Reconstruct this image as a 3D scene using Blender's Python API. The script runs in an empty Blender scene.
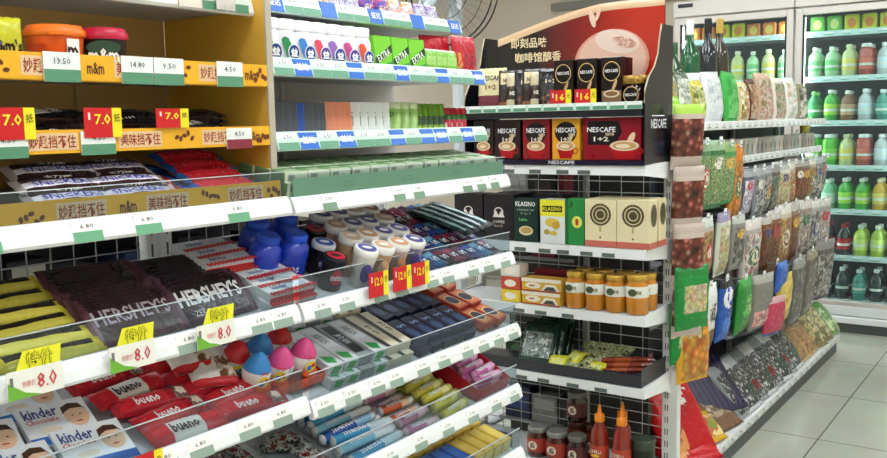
import bpy, math, random
from mathutils import Matrix, Vector, Euler
random.seed(4)
PI = math.pi
C = bpy.context.scene.collection
R = math.radians
# ------------------------------------------------------------------ materials
MATS = {}
def lin(h):
    h = h.lstrip('#'); v = [int(h[i:i+2], 16)/255 for i in (0, 2, 4)]
    return tuple(x/12.92 if x <= .04045 else ((x+.055)/1.055)**2.4 for x in v)+(1,)
def M(h, rough=.42, metal=0., crinkle=0.):
    k = ('p', h, rough, metal, crinkle)
    if k in MATS: return MATS[k]
    m = bpy.data.materials.new('surface'); m.use_nodes = True
    n = m.node_tree.nodes; l = m.node_tree.links; b = n['Principled BSDF']
    b.inputs['Base Color'].default_value = lin(h); b.inputs['Metallic'].default_value = metal; b.inputs['Specular IOR Level'].default_value = .36
    tx = n.new('ShaderNodeTexNoise'); tx.inputs['Scale'].default_value = 38
    tc = n.new('ShaderNodeTexCoord'); l.new(tc.outputs['Object'], tx.inputs['Vector'])
    mr = n.new('ShaderNodeMapRange'); mr.inputs['To Min'].default_value = max(.03, rough-.06); mr.inputs['To Max'].default_value = rough+.06
    l.new(tx.outputs['Fac'], mr.inputs['Value']); l.new(mr.outputs['Result'], b.inputs['Roughness'])
    if crinkle:
        n2 = n.new('ShaderNodeTexNoise'); n2.inputs['Scale'].default_value = 32; n2.inputs['Distortion'].default_value = 1.; l.new(tc.outputs['Object'], n2.inputs['Vector'])
        bp = n.new('ShaderNodeBump'); bp.inputs['Strength'].default_value = crinkle; bp.inputs['Distance'].default_value = .006; l.new(n2.outputs['Fac'], bp.inputs['Height']); l.new(bp.outputs[0], b.inputs['Normal'])
    MATS[k] = m; return m
def foil(h): return M(h, .26, crinkle=.35)
def paper(h): return M(h, .55)
def nut(h1, h2, h3, scale=60, name='nuts', rough=.3):
    k = ('n', h1, h2, h3, scale)
    if k in MATS: return MATS[k]
    m = bpy.data.materials.new(name); m.use_nodes = True
    n = m.node_tree.nodes; l = m.node_tree.links; b = n['Principled BSDF']
    tc = n.new('ShaderNodeTexCoord'); v = n.new('ShaderNodeTexVoronoi'); v.inputs['Scale'].default_value = scale
    l.new(tc.outputs['Object'], v.inputs['Vector'])
    rp = n.new('ShaderNodeValToRGB'); e = rp.color_ramp.elements
    e[0].position = 0; e[0].color = lin(h1); e[1].position = .85; e[1].color = lin(h3)
    x = e.new(.42); x.color = lin(h2)
    l.new(v.outputs['Distance'], rp.inputs['Fac'])
    mx = n.new('ShaderNodeMix'); mx.data_type = 'RGBA'; mx.blend_type = 'MULTIPLY'; mx.inputs['Factor'].default_value = .35
    l.new(rp.outputs['Color'], mx.inputs[6]); l.new(v.outputs['Color'], mx.inputs[7]); l.new(mx.outputs[2], b.inputs['Base Color'])
    b.inputs['Roughness'].default_value = rough
    bp = n.new('ShaderNodeBump'); bp.inputs['Strength'].default_value = .5; bp.inputs['Distance'].default_value = .004; bp.invert = True
    l.new(v.outputs['Distance'], bp.inputs['Height']); l.new(bp.outputs['Normal'], b.inputs['Normal'])
    MATS[k] = m; return m
def mix_print(cols, scale=30, rough=.3, dist=.6):
    """busy printed wrapper: patches of several colours"""
    k = ('x', tuple(cols), scale)
    if k in MATS: return MATS[k]
    m = bpy.data.materials.new('wrapper_print'); m.use_nodes = True
    n = m.node_tree.nodes; l = m.node_tree.links; b = n['Principled BSDF']
    tc = n.new('ShaderNodeTexCoord'); tx = n.new('ShaderNodeTexNoise'); tx.inputs['Scale'].default_value = scale; tx.inputs['Detail'].default_value = 2.5
    tx.inputs['Distortion'].default_value = dist
    l.new(tc.outputs['Object'], tx.inputs['Vector'])
    rp = n.new('ShaderNodeValToRGB'); rp.color_ramp.interpolation = 'LINEAR'; e = rp.color_ramp.elements
    N = len(cols); lo, hi = .34, .66
    e[0].position = 0; e[0].color = lin(cols[0]); e[1].position = lo+(hi-lo)*(N-1)/N; e[1].color = lin(cols[-1])
    for i in range(1, N-1):
        x = e.new(lo+(hi-lo)*i/N); x.color = lin(cols[i])
    l.new(tx.outputs['Fac'], rp.inputs['Fac']); l.new(rp.outputs['Color'], b.inputs['Base Color'])
    b.inputs['Roughness'].default_value = rough
    n2 = n.new('ShaderNodeTexNoise'); n2.inputs['Scale'].default_value = scale*1.6; n2.inputs['Distortion'].default_value = 1.2; l.new(tc.outputs['Object'], n2.inputs['Vector'])
    bp = n.new('ShaderNodeBump'); bp.inputs['Strength'].default_value = .7; bp.inputs['Distance'].default_value = .006; l.new(n2.outputs['Fac'], bp.inputs['Height']); l.new(bp.outputs[0], b.inputs['Normal'])
    MATS[k] = m; return m
def clear(name='clear_acrylic', tint='#e8eef0', gl=.08, haze=.03):
    k = ('c', name, tint)
    if k in MATS: return MATS[k]
    m = bpy.data.materials.new(name); m.use_nodes = True
    n = m.node_tree.nodes; l = m.node_tree.links; n.remove(n['Principled BSDF'])
    o = n['Material Output']; tr = n.new('ShaderNodeBsdfTransparent'); tr.inputs[0].default_value = lin(tint)
    g = n.new('ShaderNodeBsdfGlossy'); g.inputs['Roughness'].default_value = .08
    d = n.new('ShaderNodeBsdfDiffuse'); d.inputs[0].default_value = lin('#dfe6e8')
    lw = n.new('ShaderNodeLayerWeight'); lw.inputs['Blend'].default_value = .12; f = n.new('ShaderNodeMath'); f.operation = 'MULTIPLY'; f.inputs[1].default_value = .38; l.new(lw.outputs['Fresnel'], f.inputs[0])
    a = n.new('ShaderNodeMixShader'); a.inputs[0].default_value = haze
    l.new(tr.outputs[0], a.inputs[1]); l.new(d.outputs[0], a.inputs[2])
    mx = n.new('ShaderNodeMixShader'); l.new(f.outputs[0], mx.inputs[0]); l.new(a.outputs[0], mx.inputs[1]); l.new(g.outputs[0], mx.inputs[2])
    l.new(mx.outputs[0], o.inputs[0]); MATS[k] = m; return m
def emit(h, s, name='lit_panel'):
    k = ('e', h, s)
    if k in MATS: return MATS[k]
    m = bpy.data.materials.new(name); m.use_nodes = True
    b = m.node_tree.nodes['Principled BSDF']; b.inputs['Base Color'].default_value = lin(h)
    b.inputs['Emission Color'].default_value = lin(h); b.inputs['Emission Strength'].default_value = s
    MATS[k] = m; return m
def juice(h, rough=.12):
    """coloured translucent bottle plastic with liquid"""
    k = ('j', h)
    if k in MATS: return MATS[k]
    m = bpy.data.materials.new('bottle_liquid'); m.use_nodes = True
    b = m.node_tree.nodes['Principled BSDF']; b.inputs['Base Color'].default_value = lin(h); b.inputs['Roughness'].default_value = rough
    b.inputs['Subsurface Weight'].default_value = .25; b.inputs['Subsurface Radius'].default_value = (.01, .01, .01); b.inputs['Coat Weight'].default_value = .4
    MATS[k] = m; return m
WHITE, STEEL, DARK = M('#eceeee', .3), M('#a9adaf', .35, .7), M('#1b1c20', .5)
# ------------------------------------------------------------------ text cache
TXT = {}
def text_mesh(s, bold=.012):
    k = (s, bold)
    if k in TXT: return TXT[k]
    c = bpy.data.curves.new('t', 'FONT'); c.body = s; c.resolution_u = 1; c.offset = bold
    o = bpy.data.objects.new('t', c); C.objects.link(o)
    m = bpy.data.meshes.new_from_object(o)
    vs = [v.co.copy() for v in m.vertices]; fs = [tuple(p.vertices) for p in m.polygons]
    x0 = min(v.x for v in vs); x1 = max(v.x for v in vs); y0 = min(v.y for v in vs); y1 = max(v.y for v in vs)
    vs = [((v.x-(x0+x1)/2)/(x1-x0), (v.y-(y0+y1)/2)/(y1-y0)) for v in vs]
    bpy.data.objects.remove(o); bpy.data.meshes.remove(m); bpy.data.curves.remove(c)
    TXT[k] = (vs, fs); return TXT[k]
# ------------------------------------------------------------------ mesh builder
class B:
    def __init__(s): s.v = []; s.f = []; s.m = []; s.s = []; s.mats = []; s.X = Matrix()
    def mi(s, m):
        if m not in s.mats: s.mats.append(m)
        return s.mats.index(m)
    def add(s, vs, fs, m, smooth=False, X=None):
        X = s.X @ X if X is not None else s.X
        o = len(s.v); s.v += [X @ Vector(v) for v in vs]
        for i, f in enumerate(fs):
            s.f.append([o+k for k in f]); s.m.append(s.mi(m[i] if isinstance(m, list) else m)); s.s.append(smooth)
        return s
    def box(s, x0, x1, y0, y1, z0, z1, m, c=0, X=None):
        if c <= 0:
            vs = [(x, y, z) for z in (z0, z1) for y in (y0, y1) for x in (x0, x1)]
            return s.add(vs, [(0, 2, 3, 1), (4, 5, 7, 6), (0, 1, 5, 4), (2, 6, 7, 3), (0, 4, 6, 2), (1, 3, 7, 5)], m, X=X)
        vs = []; idx = {}
        for a, X_ in ((0, (x0, x1)), ):
            pass
        for kz in (0, 1):
            for ky in (0, 1):
                for kx in (0, 1):
                    p = [(x0, x1)[kx], (y0, y1)[ky], (z0, z1)[kz]]; sg = [1 if k == 0 else -1 for k in (kx, ky, kz)]
                    for ax in range(3):      # vertex lying on face with normal ax
                        q = [p[i]+(0 if i == ax else sg[i]*c) for i in range(3)]
                        idx[(kx, ky, kz, ax)] = len(vs); vs.append(q)
        g = lambda kx, ky, kz, ax: idx[(kx, ky, kz, ax)]
        fs = []
        for ax in range(3):
            o = [i for i in range(3) if i != ax]
            for k in (0, 1):
                ring = []
                for a, b_ in ((0, 0), (1, 0), (1, 1), (0, 1)):
                    kk = [0]*3; kk[ax] = k; kk[o[0]] = a; kk[o[1]] = b_; ring.append(g(*kk, ax))
                fs.append(ring)
            for a in (0, 1):
                for b_ in (0, 1):       # edge along axis ax
                    q = []
                    for k, fx in ((0, o[0]), (1, o[0]), (1, o[1]), (0, o[1])):
                        kk = [0]*3; kk[ax] = k; kk[o[0]] = a; kk[o[1]] = b_; q.append(g(*kk, fx))
                    fs.append(q)
        for kx in (0, 1):
            for ky in (0, 1):
                for kz in (0, 1): fs.append([g(kx, ky, kz, i) for i in range(3)])
        return s.add(vs, fs, m, X=X)
    def lathe(s, prof, m, n=20, X=None, sx=1, sy=1, smooth=True):
        """prof: list of (r, z[, mat]); mat is of the band ABOVE the point"""
        vs = []; fs = []; ms = []; cur = m
        for p in prof:
            for k in range(n):
                a = 2*PI*k/n; vs.append((p[0]*math.cos(a)*sx, p[0]*math.sin(a)*sy, p[1]))
        for i in range(len(prof)-1):
            if len(prof[i]) > 2: cur = prof[i][2]
            for k in range(n):
                fs.append((i*n+k, i*n+(k+1) % n, (i+1)*n+(k+1) % n, (i+1)*n+k)); ms.append(cur)
        s.add(vs, fs, ms, smooth, X)
        b = [(i) for i in range(n)]
        s.add([vs[i] for i in b], [b[::-1]], prof[0][2] if len(prof[0]) > 2 else m, False, X)
        return s.add([vs[(len(prof)-1)*n+i] for i in b], [b], ms[-1], False, X)
    def tube(s, pts, r, m, n=6, X=None):
        pts = [Vector(p) for p in pts]; vs = []; fs = []
        for i, p in enumerate(pts):
            d = (pts[min(i+1, len(pts)-1)]-pts[max(i-1, 0)]).normalized()
            a = d.cross(Vector((0, 0, 1)));  a = d.cross(Vector((0, 1, 0))) if a.length < .2 else a
            a.normalize(); b = d.cross(a)
            for k in range(n):
                t = 2*PI*k/n; vs.append(p+a*r*math.cos(t)+b*r*math.sin(t))
        for i in range(len(pts)-1):
            for k in range(n): fs.append((i*n+k, i*n+(k+1) % n, (i+1)*n+(k+1) % n, (i+1)*n+k))
        fs += [tuple(range(n))[::-1], tuple((len(pts)-1)*n+k for k in range(n))]
        return s.add(vs, fs, m, True, X)
    def prism(s, poly, a, b, m, X=None):
        """poly of (u, v) in the XZ plane, extruded y=a..b"""
        n = len(poly); vs = [(p[0], a, p[1]) for p in poly]+[(p[0], b, p[1]) for p in poly]
        fs = [tuple(range(n)), tuple(range(n, 2*n))[::-1]]+[(i, i+n, (i+1) % n+n, (i+1) % n) for i in range(n)]
        return s.add(vs, fs, m, X=X)
    def rect(s, u0, u1, v0, v1, m, F, w=.0004): return s.add([(u0, v0, w), (u1, v0, w), (u1, v1, w), (u0, v1, w)], [(0, 1, 2, 3)], m, X=F)
    def poly(s, pts, m, F, w=.0006): return s.add([(p[0], p[1], w) for p in pts], [tuple(range(len(pts)))], m, X=F)
    def ell(s, cu, cv, ru, rv, m, F, w=.0006, n=18, rot=0):
        ps = []
        for k in range(n):
            a = 2*PI*k/n; x = ru*math.cos(a); y = rv*math.sin(a); ps.append((cu+x*math.cos(rot)-y*math.sin(rot), cv+x*math.sin(rot)+y*math.cos(rot)))
        return s.poly(ps, m, F, w)
    def ring(s, cu, cv, ru, rv, t, m, F, w=.001, n=20):
        vs = []
        for k in range(n):
            a = 2*PI*k/n
            vs += [(cu+ru*math.cos(a), cv+rv*math.sin(a), w), (cu+(ru-t)*math.cos(a), cv+(rv-t)*math.sin(a), w)]
        return s.add(vs, [(2*k, (2*k+2) % (2*n), (2*k+3) % (2*n), 2*k+1) for k in range(n)], m, X=F)
    def text(s, t, cu, cv, w, h, m, F, z=.001, zf=None, bold=.012, sh=0, rot=0):
        vs, fs = text_mesh(t, bold); out = []
        for x, y in vs:
            a, b = x*w+sh*y*h, y*h
            a, b = a*math.cos(rot)-b*math.sin(rot), a*math.sin(rot)+b*math.cos(rot)
            out.append((cu+a, cv+b, z+(zf(cu+a, cv+b) if zf else 0)))
        return s.add(out, fs, m, X=F)
    def mesh(s, name='shape'):
        me = bpy.data.meshes.new(name); me.from_pydata(s.v, [], s.f)
        for m in s.mats: me.materials.append(m)
        me.polygons.foreach_set('material_index', s.m); me.polygons.foreach_set('use_smooth', s.s); me.update(); return me
def FR(w, d, h, face):
    """frame of a box (centred in x,y, z from 0) face: u right, v up, w outwards"""
    if face == 'F': return Matrix(((1, 0, 0, 0), (0, 0, -1, -d/2), (0, 1, 0, 0), (0, 0, 0, 1)))
    if face == 'B': return Matrix(((-1, 0, 0, 0), (0, 0, 1, d/2), (0, 1, 0, 0), (0, 0, 0, 1)))
    if face == 'T': return Matrix.Translation((0, 0, h))
    if face == 'R': return Matrix(((0, 0, 1, w/2), (1, 0, 0, 0), (0, 1, 0, 0), (0, 0, 0, 1)))
    if face == 'L': return Matrix(((0, 0, -1, -w/2), (-1, 0, 0, 0), (0, 1, 0, 0), (0, 0, 0, 1)))
def pillow(b, W, H, T, m, zones=(), nx=12, ny=10, fin=.07, finx=True, X=None, wr=.0012, seed=0):
    """filled pouch lying flat, crimped fins at its x ends (or y ends). returns the height function of its top"""
    rnd = random.Random(seed)
    ph = [rnd.uniform(0, 6) for _ in range(4)]
    def top(x, y):
        u, v = 2*x/W, 2*y/H
        e, g = (u, v) if finx else (v, u)
        e = min(1, abs(e)/(1-fin)); g = min(1, abs(g))
        f = math.sqrt(max(0, (1-e**3.2)*(1-g**4)))
        return T*.5+T*.5*f+wr*math.sin(u*9+ph[0]+v*3)*math.cos(v*7+ph[1])*f
    nx_, ny_ = nx+1, ny+1; vs = []; fs = []; ms = []
    for sgn in (1, -1):
        for j in range(ny_):
            for i in range(nx_):
                x = W*(i/nx-.5); y = H*(j/ny-.5); z = top(x, y)
                if sgn < 0: z = T-z
                k = 0
                if finx and (i == 0 or i == nx): x += .0015*(j % 2)
                if not finx and (j == 0 or j == ny): y += .0015*(i % 2)
                vs.append((x, y, z+(0.0003*sgn)))
    N = nx_*ny_
    for sgn in (0, 1):
        for j in range(ny):
            for i in range(nx):
                a = sgn*N+j*nx_+i; q = (a, a+1, a+1+nx_, a+nx_); fs.append(q if sgn == 0 else q[::-1])
                mm = m; u, v = (i+.5)/nx, (j+.5)/ny
                for z in zones:
                    if z[0] <= u <= z[1] and z[2] <= v <= z[3]: mm = z[4]
                ms.append(mm)
    rim = [(j*nx_, (j+1)*nx_) for j in range(ny)]+[(j*nx_+nx, (j+1)*nx_+nx) for j in range(ny)]+[(i, i+1) for i in range(nx)]+[(ny*nx_+i, ny*nx_+i+1) for i in range(nx)]
    for p, q in rim: fs.append((p, q, q+N, p+N)); ms.append(m)
    b.add(vs, fs, ms, True, X)
    return top
STAND = Matrix(((1, 0, 0, 0), (0, 0, -1, 0), (0, 1, 0, 0), (0, 0, 0, 1)))     # lying -> standing, top faces -Y
# ------------------------------------------------------------------ objects
def link(name, data, parent=None, mw=None):
    o = bpy.data.objects.new(name, data); C.objects.link(o)
    if parent: o.parent = parent
    if mw is not None: o.matrix_world = mw
    return o
def tag(o, label, cat, group=None, kind=None):
    o['label'] = label; o['category'] = cat
    if group: o['group'] = group
    if kind: o['kind'] = kind
    return o
def struct(name, b):
    o = link(name, b.mesh(name)); o['kind'] = 'structure'; return o
def put(spec, name, mw, label, cat, group=None):
    """spec: a mesh, or a list of (part name, mesh[, [(sub name, mesh)...]]) - a new thing sharing the mesh data"""
    if not isinstance(spec, list):
        o = link(name, spec, None, mw); return tag(o, label, cat, group)
    r = link(name, None, None, mw); r.empty_display_size = .02; tag(r, label, cat, group)
    for p in spec:
        q = link(p[0], p[1], r)
        if len(p) > 2:
            for s in p[2]: link(s[0], s[1], q)
    return r
ORD = 'first second third fourth fifth sixth seventh eighth ninth tenth eleventh twelfth thirteenth fourteenth fifteenth sixteenth seventeenth eighteenth nineteenth twentieth'.split()
def at(x, y, z, rz=0, rx=0, ry=0): return Matrix.Translation((x, y, z)) @ Euler((R(rx), R(ry), R(rz))).to_matrix().to_4x4()
# ================================================================== SETTING
def tile_mat():
    m = bpy.data.materials.new('floor_tiles'); m.use_nodes = True; n = m.node_tree.nodes; l = m.node_tree.links; b = n['Principled BSDF']
    tc = n.new('ShaderNodeTexCoord'); mp = n.new('ShaderNodeMapping'); mp.inputs['Location'].default_value = (.97, .2, 0)
    l.new(tc.outputs['Object'], mp.inputs['Vector'])
    br = n.new('ShaderNodeTexBrick'); br.offset = 0; br.squash = 1
    for k, v in (('Scale', 1), ('Mortar Size', .004), ('Mortar Smooth', .1), ('Brick Width', .8), ('Row Height', .8), ('Bias', 0)): br.inputs[k].default_value = v
    br.inputs['Color1'].default_value = lin('#b4b6a8'); br.inputs['Color2'].default_value = lin('#babcae'); br.inputs['Mortar'].default_value = lin('#73756c')
    l.new(mp.outputs[0], br.inputs['Vector'])
    nz = n.new('ShaderNodeTexNoise'); nz.inputs['Scale'].default_value = 6; nz.inputs['Detail'].default_value = 6
    l.new(tc.outputs['Object'], nz.inputs['Vector'])
    mx = n.new('ShaderNodeMix'); mx.data_type = 'RGBA'; mx.blend_type = 'SOFT_LIGHT'; mx.inputs['Factor'].default_value = .25
    l.new(br.outputs['Color'], mx.inputs[6]); l.new(nz.outputs['Color'], mx.inputs[7]); l.new(mx.outputs[2], b.inputs['Base Color'])
    b.inputs['Roughness'].default_value = .16; return m
def wall_mat(h):
    m = bpy.data.materials.new('painted_plaster'); m.use_nodes = True; n = m.node_tree.nodes; l = m.node_tree.links; b = n['Principled BSDF']
    nz = n.new('ShaderNodeTexNoise'); nz.inputs['Scale'].default_value = 90
    bp = n.new('ShaderNodeBump'); bp.inputs['Strength'].default_value = .08; l.new(nz.outputs['Fac'], bp.inputs['Height']); l.new(bp.outputs[0], b.inputs['Normal'])
    b.inputs['Base Color'].default_value = lin(h); b.inputs['Roughness'].default_value = .7; return m
XL, XR, YF, YB, ZC = -5.2, 2.4, -2.2, 7.95, 3.2
wm = wall_mat('#dfd5c5')
b = B(); b.box(XL, XR, YF, YB, -.1, 0, tile_mat()); struct('floor', b)
b = B(); b.box(XL, XR, YF, YB, ZC, ZC+.1, wall_mat('#e4e4e0')); struct('ceiling', b)
b = B(); b.box(XL-.1, XL, YF, YB, 0, ZC, wm); struct('wall_left', b)
b = B(); b.box(XR, XR+.1, YF, YB, 0, ZC, wm); struct('wall_right', b)
b = B(); b.box(XL, XR, YB, YB+.1, 0, ZC, wm); struct('wall_back', b)
b = B(); b.box(XL, XR, YF-.1, YF, 0, ZC, wm); struct('wall_front', b)
b = B(); b.box(-4.2, -2.75, YB-.08, YB, 2.66, 2.73, M('#8f8b85', .6), .006); struct('trim_1', b)
b = B(); b.box(XL, XR, YB-.015, YB, 0, .1, M('#8d8a80', .5)); struct('baseboard_back', b)
# ------------------------------------------------------------------ ceiling lights (real lamps of the shop)
fr = B(); fr.box(-.16, .16, -.62, .62, -.035, 0, M('#dcdcdc', .5), .004)
tb = B(); tb.box(-.135, .135, -.6, .6, -.045, -.0352, emit('#f4faff', 15.0))
LAMP = [('frame', fr.mesh()), ('diffuser', tb.mesh())]
k = 0
for x in (-3.5, -2.0, -.55, 1.1):
    for y in (-.9, 1.3, 3.5, 5.7):
        put(LAMP, 'ceiling_light', at(x, y, ZC), f'white fluorescent ceiling panel, {ORD[int((y+1)/2)]} from the near wall in the {ORD[[-3.5,-2.0,-.55,1.1].index(x)]} ceiling row', 'ceiling light', 'ceiling light panels')
# ================================================================== SHELVING (wall of sweets)
SH = {}   # name -> (front x, surface z at front, slope deg)
def xrail(b, x, y0, y1, z0, z1, m=WHITE, lean=.012, t=.016):
    """price rail with rounded front, along Y, front at x"""
    h = z1-z0
    prof = [(x-t, z0), (x-.004, z0), (x, z0+.006), (x-lean*.4, z0+h*.6), (x-lean, z1-.003), (x-lean-.005, z1), (x-t-lean*.5, z1)]
    n = len(prof); vs = [(p[0], y0, p[1]) for p in prof]+[(p[0], y1, p[1]) for p in prof]
    b.add(vs, [tuple(range(n)), tuple(range(n, 2*n))[::-1]]+[(i, (i+1) % n, (i+1) % n+n, i+n) for i in range(n)], m)
RF = lambda x, z, lean=.012, h=.04: Matrix.Translation((x, 0, z)) @ Matrix.Rotation(-math.atan2(lean, h), 4, 'Y') @ Matrix(((0, 0, 1, 0), (1, 0, 0, 0), (0, 1, 0, 0), (0, 0, 0, 1)))  # u=+Y, v=up, w=+X
def pricetag(par, x, y, z, w=.05, top='#f4f4f0', low='#4c7f62', txt='¥6.50', h=.036, lean=.012, split=.5):
    b = B(); F = RF(x, z, lean)
    b.X = F; b.box(-w/2+y, w/2+y, 0, h, .0004, .0022, M(top, .3)); b.X = Matrix()
    b.rect(y-w/2, y+w/2, 0, h*split, M(low, .3), F, .0025)
    if txt: b.text(txt, y, h*(.5+split/2), w*.45, h*.2, M('#333333'), F, .003, bold=0)
    link('price_tag', b.mesh(), par)
def mesh_panel(b, x, y0, y1, z0, z1, dy=.06, dz=.045, r=.0016, m=None, axis='y'):
    m = m or M('#9a9c9d', .35, .6)
    y = y0
    P = (lambda a, z: (x, a, z)) if axis == 'y' else (lambda a, z: (a, x, z))
    while y <= y1+1e-6: b.tube([P(y, z0), P(y, z1)], r, m, 5); y += dy
    z = z0
    while z <= z1+1e-6: b.tube([P(y0, z), P(y1, z)], r, m, 5); z += dz
XBK = -1.76
def bay(name, label, y0, y1, rows):
    g0, g1 = y0, y1
    r = link(name, None, None, at(0, 0, 0)); tag(r, label, 'shelving unit', 'wire backed sweet shelving bays'); 
    for yy in (y0+.002, y1-.032):
        b = B(); b.box(XBK-.05, XBK-.02, yy, yy+.03, 0, 2.25, WHITE, .002)
        for i in range(44): b.rect(yy+.012, yy+.018, .05+i*.05, .08+i*.05, M('#55585a'), Matrix(((0, 0, 1, XBK-.02), (1, 0, 0, 0), (0, 1, 0, 0), (0, 0, 0, 1))))
        link('post', b.mesh(), r)
    b = B(); mesh_panel(b, XBK-.035, y0+.04, y1-.04, .12, 2.2, .055, .05); link('back_mesh', b.mesh(), r)
    for (x, z0, z1, slope, style) in rows:
        y0, y1 = (g0, g1) if x > -1.4 else (max(g0, 1.392) if g0 > 1 else g0, g1 if g1 > 2 else 1.372)
        b = B(); D = x-.02-XBK if slope < 12 else .275; dz = D*math.tan(R(slope)); z = z1-.018; xe = x-.02-D-(.02 if slope < 12 else 0)
        vs = [(x-.02, y0, z), (xe, y0, z+dz), (xe, y0, z+dz-.014), (x-.02, y0, z-.014)]
        vs += [(v[0], y1, v[2]) for v in vs]
        b.add(vs, [(0, 1, 2, 3), (7, 6, 5, 4), (0, 4, 5, 1), (1, 5, 6, 2), (2, 6, 7, 3), (3, 7, 4, 0)], M('#c8ccce', .4))
        xrail(b, x, y0, y1, z0, z1, M('#cfe6da', .35) if style == 'green' else M('#e8a818', .35) if style == 'yellow' else WHITE)
        sh = link('shelf', b.mesh(), r); yield sh
    return
G1 = (.44, 1.352); G2 = (1.362, 2.245)
def surf(x, z1): return (x-.02, z1-.018)
rowsA = [(-1.44, 1.835, 1.88, 0, 'white'), (-1.41, 1.685, 1.73, 0, 'yellow'), (-1.41, 1.563, 1.602, 0, 'yellow'), (-1.331, 1.416, 1.456, 8, 'white'),
         (-1.317, 1.188, 1.228, 20, 'white'), (-1.30, .99, 1.03, 20, 'white'), (-1.298, .797, .838, 20, 'white'), (-1.29, .60, .64, 15, 'white'), (-1.28, .30, .34, 0, 'white')]
rowsB = [(-1.49, 1.858, 1.895, 0, 'green'), (-1.41, 1.709, 1.752, 0, 'green'), (-1.406, 1.547, 1.59, 0, 'green'), (-1.331, 1.414, 1.452, 8, 'white'),
         (-1.317, 1.186, 1.226, 20, 'white'), (-1.30, .975, 1.015, 20, 'white'), (-1.298, .79, .832, 20, 'white'), (-1.29, .60, .64, 15, 'white'), (-1.28, .30, .34, 0, 'white')]
shA = list(bay('sweet_shelving', 'white wire backed shelving bay of chocolate with yellow upper compartments', G1[0], G1[1], rowsA)); RA = shA[0].parent
shB = list(bay('sweet_shelving', 'white wire backed shelving bay of chewing gum with green upper price rails', G2[0], G2[1], rowsB)); RB = shB[0].parent
def pt(rows, i, s, y):
    """point on shelf i, s metres behind its front; returns x, y, z"""
    x, z0, z1, sl, _ = rows[i]; return (x-.02-s, y, z1-.018+s*math.tan(R(sl)))
def on(rows, i, s, y, rz=0, rx=0, ry=0, lift=.001):
    x, _, z = pt(rows, i, s, y); sl = rows[i][3]
    return Matrix.Translation((x, y, z+lift)) @ Matrix.Rotation(R(sl), 4, 'Y') @ Euler((R(rx), R(ry), R(rz))).to_matrix().to_4x4()
# green-bay price rails: alternating white/green tickets and blue promotion tickets
for i, (n, skip) in enumerate(((14, ()), (14, ()), (13, ()))):
    x, z0, z1, sl, _ = rowsB[i]; w = (G2[1]-1.40)/n
    for k in range(n):
        y = 1.395+w*(k+.5)
        blue = (k % 3 == 1) if i < 2 else (k in (1, 3, 6, 8, 9, 11))
        ww = w*(.99 if not blue else .9)
        b = B(); F = RF(x, z0)
        b.X = F; b.box(y-ww/2, y+ww/2, .002, .041, .0004, .0024, M('#2f6fd0' if blue else '#eef5ee', .3)); b.X = Matrix()
        if blue:
            if k % 2: b.text('益达', y, .024, ww*.7, .018, M('#ffffff'), F, .003)
        else:
            b.rect(y-ww/2, y+ww/2, .002, .019, M('#68a083', .35), F, .0028); b.text('6.50', y, .031, ww*.4, .009, M('#30343a'), F, .003, bold=0)
        link('price_tag', b.mesh(), shB[i])
for i, ys in ((3, (1.47, 1.72, 1.80, 2.02, 2.09, 2.16)), (4, (1.42, 1.5, 1.62, 1.7, 1.83, 1.9, 2.02, 2.1, 2.19)), (5, (1.4, 1.49, 1.58, 1.65, 1.76, 1.85, 1.96, 2.04, 2.12, 2.2)), (6, (1.5, 1.62, 1.74, 1.86, 1.98, 2.1, 2.2))):
    for y in ys: pricetag(shB[i], rowsB[i][0], y, rowsB[i][1]+.001, .052 if i != 3 else .045, low='#93a79a' if i > 3 else '#79977f', txt='5.90')
for i, ys in ((3, (.585, .70, .875, .995, 1.205)), (4, (.62, 1.06, 1.24, 1.3)), (5, (.62, .74, .98, 1.06, 1.18, 1.27)), (6, (.8, 1.0, 1.1, 1.25))):
    for y in ys: pricetag(shA[i], rowsA[i][0], y, rowsA[i][1]+.001, .055, low='#6ca982' if i == 3 else '#93a79a', txt='6.80')
# clear fences at the fronts of the lower shelves
FEN = clear()
for rows, sh, g in ((rowsA, shA, G1), (rowsB, shB, G2)):
    for i in (3, 4, 5, 6, 7):
        if i == 3 and rows is rowsB: h = .05
        else: h = .058 if i > 3 else .052
        x, z0, z1, sl, _ = rows[i]; b = B(); b.box(x-.019, x-.0165, g[0]+.005, g[1]-.005, z1-.012, z1+h, FEN)
        b.box(x-.0195, x-.016, g[0]+.005, g[1]-.005, z1+h-.0015, z1+h, M('#cfd6da', .15))
        b.box(x-.16, x-.0185, g[1]-.007, g[1]-.005, z1-.012, z1+h, FEN)
        link('clear_fence', b.mesh(), sh[i])
# green card strip behind the fence of the gum shelf
b = B(); x = rowsB[3][0]; b.box(x-.0225, x-.0205, G2[0]+.015, G2[1]-.015, 1.447, 1.49, M('#9cc79a', .35))
for k in range(3): b.ring(1.56+k*.22, 0, .025, .006, .002, M('#7fb182'), Matrix(((0, 0, 1, x-.0205), (1, 0, 0, 0), (0, 1, 0, 1.469), (0, 0, 0, 1))))
link('green_card_strip', b.mesh(), shB[3])
b = B(); b.box(-1.758, -1.753, G2[0]+.03, G2[1], 1.5, 2.2, M('#cfcac6', .5)); b.box(-1.753, -1.75, 1.75, 1.765, 1.5, 2.2, M('#e0deda', .5)); link('back_panel', b.mesh(), RB)
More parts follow.
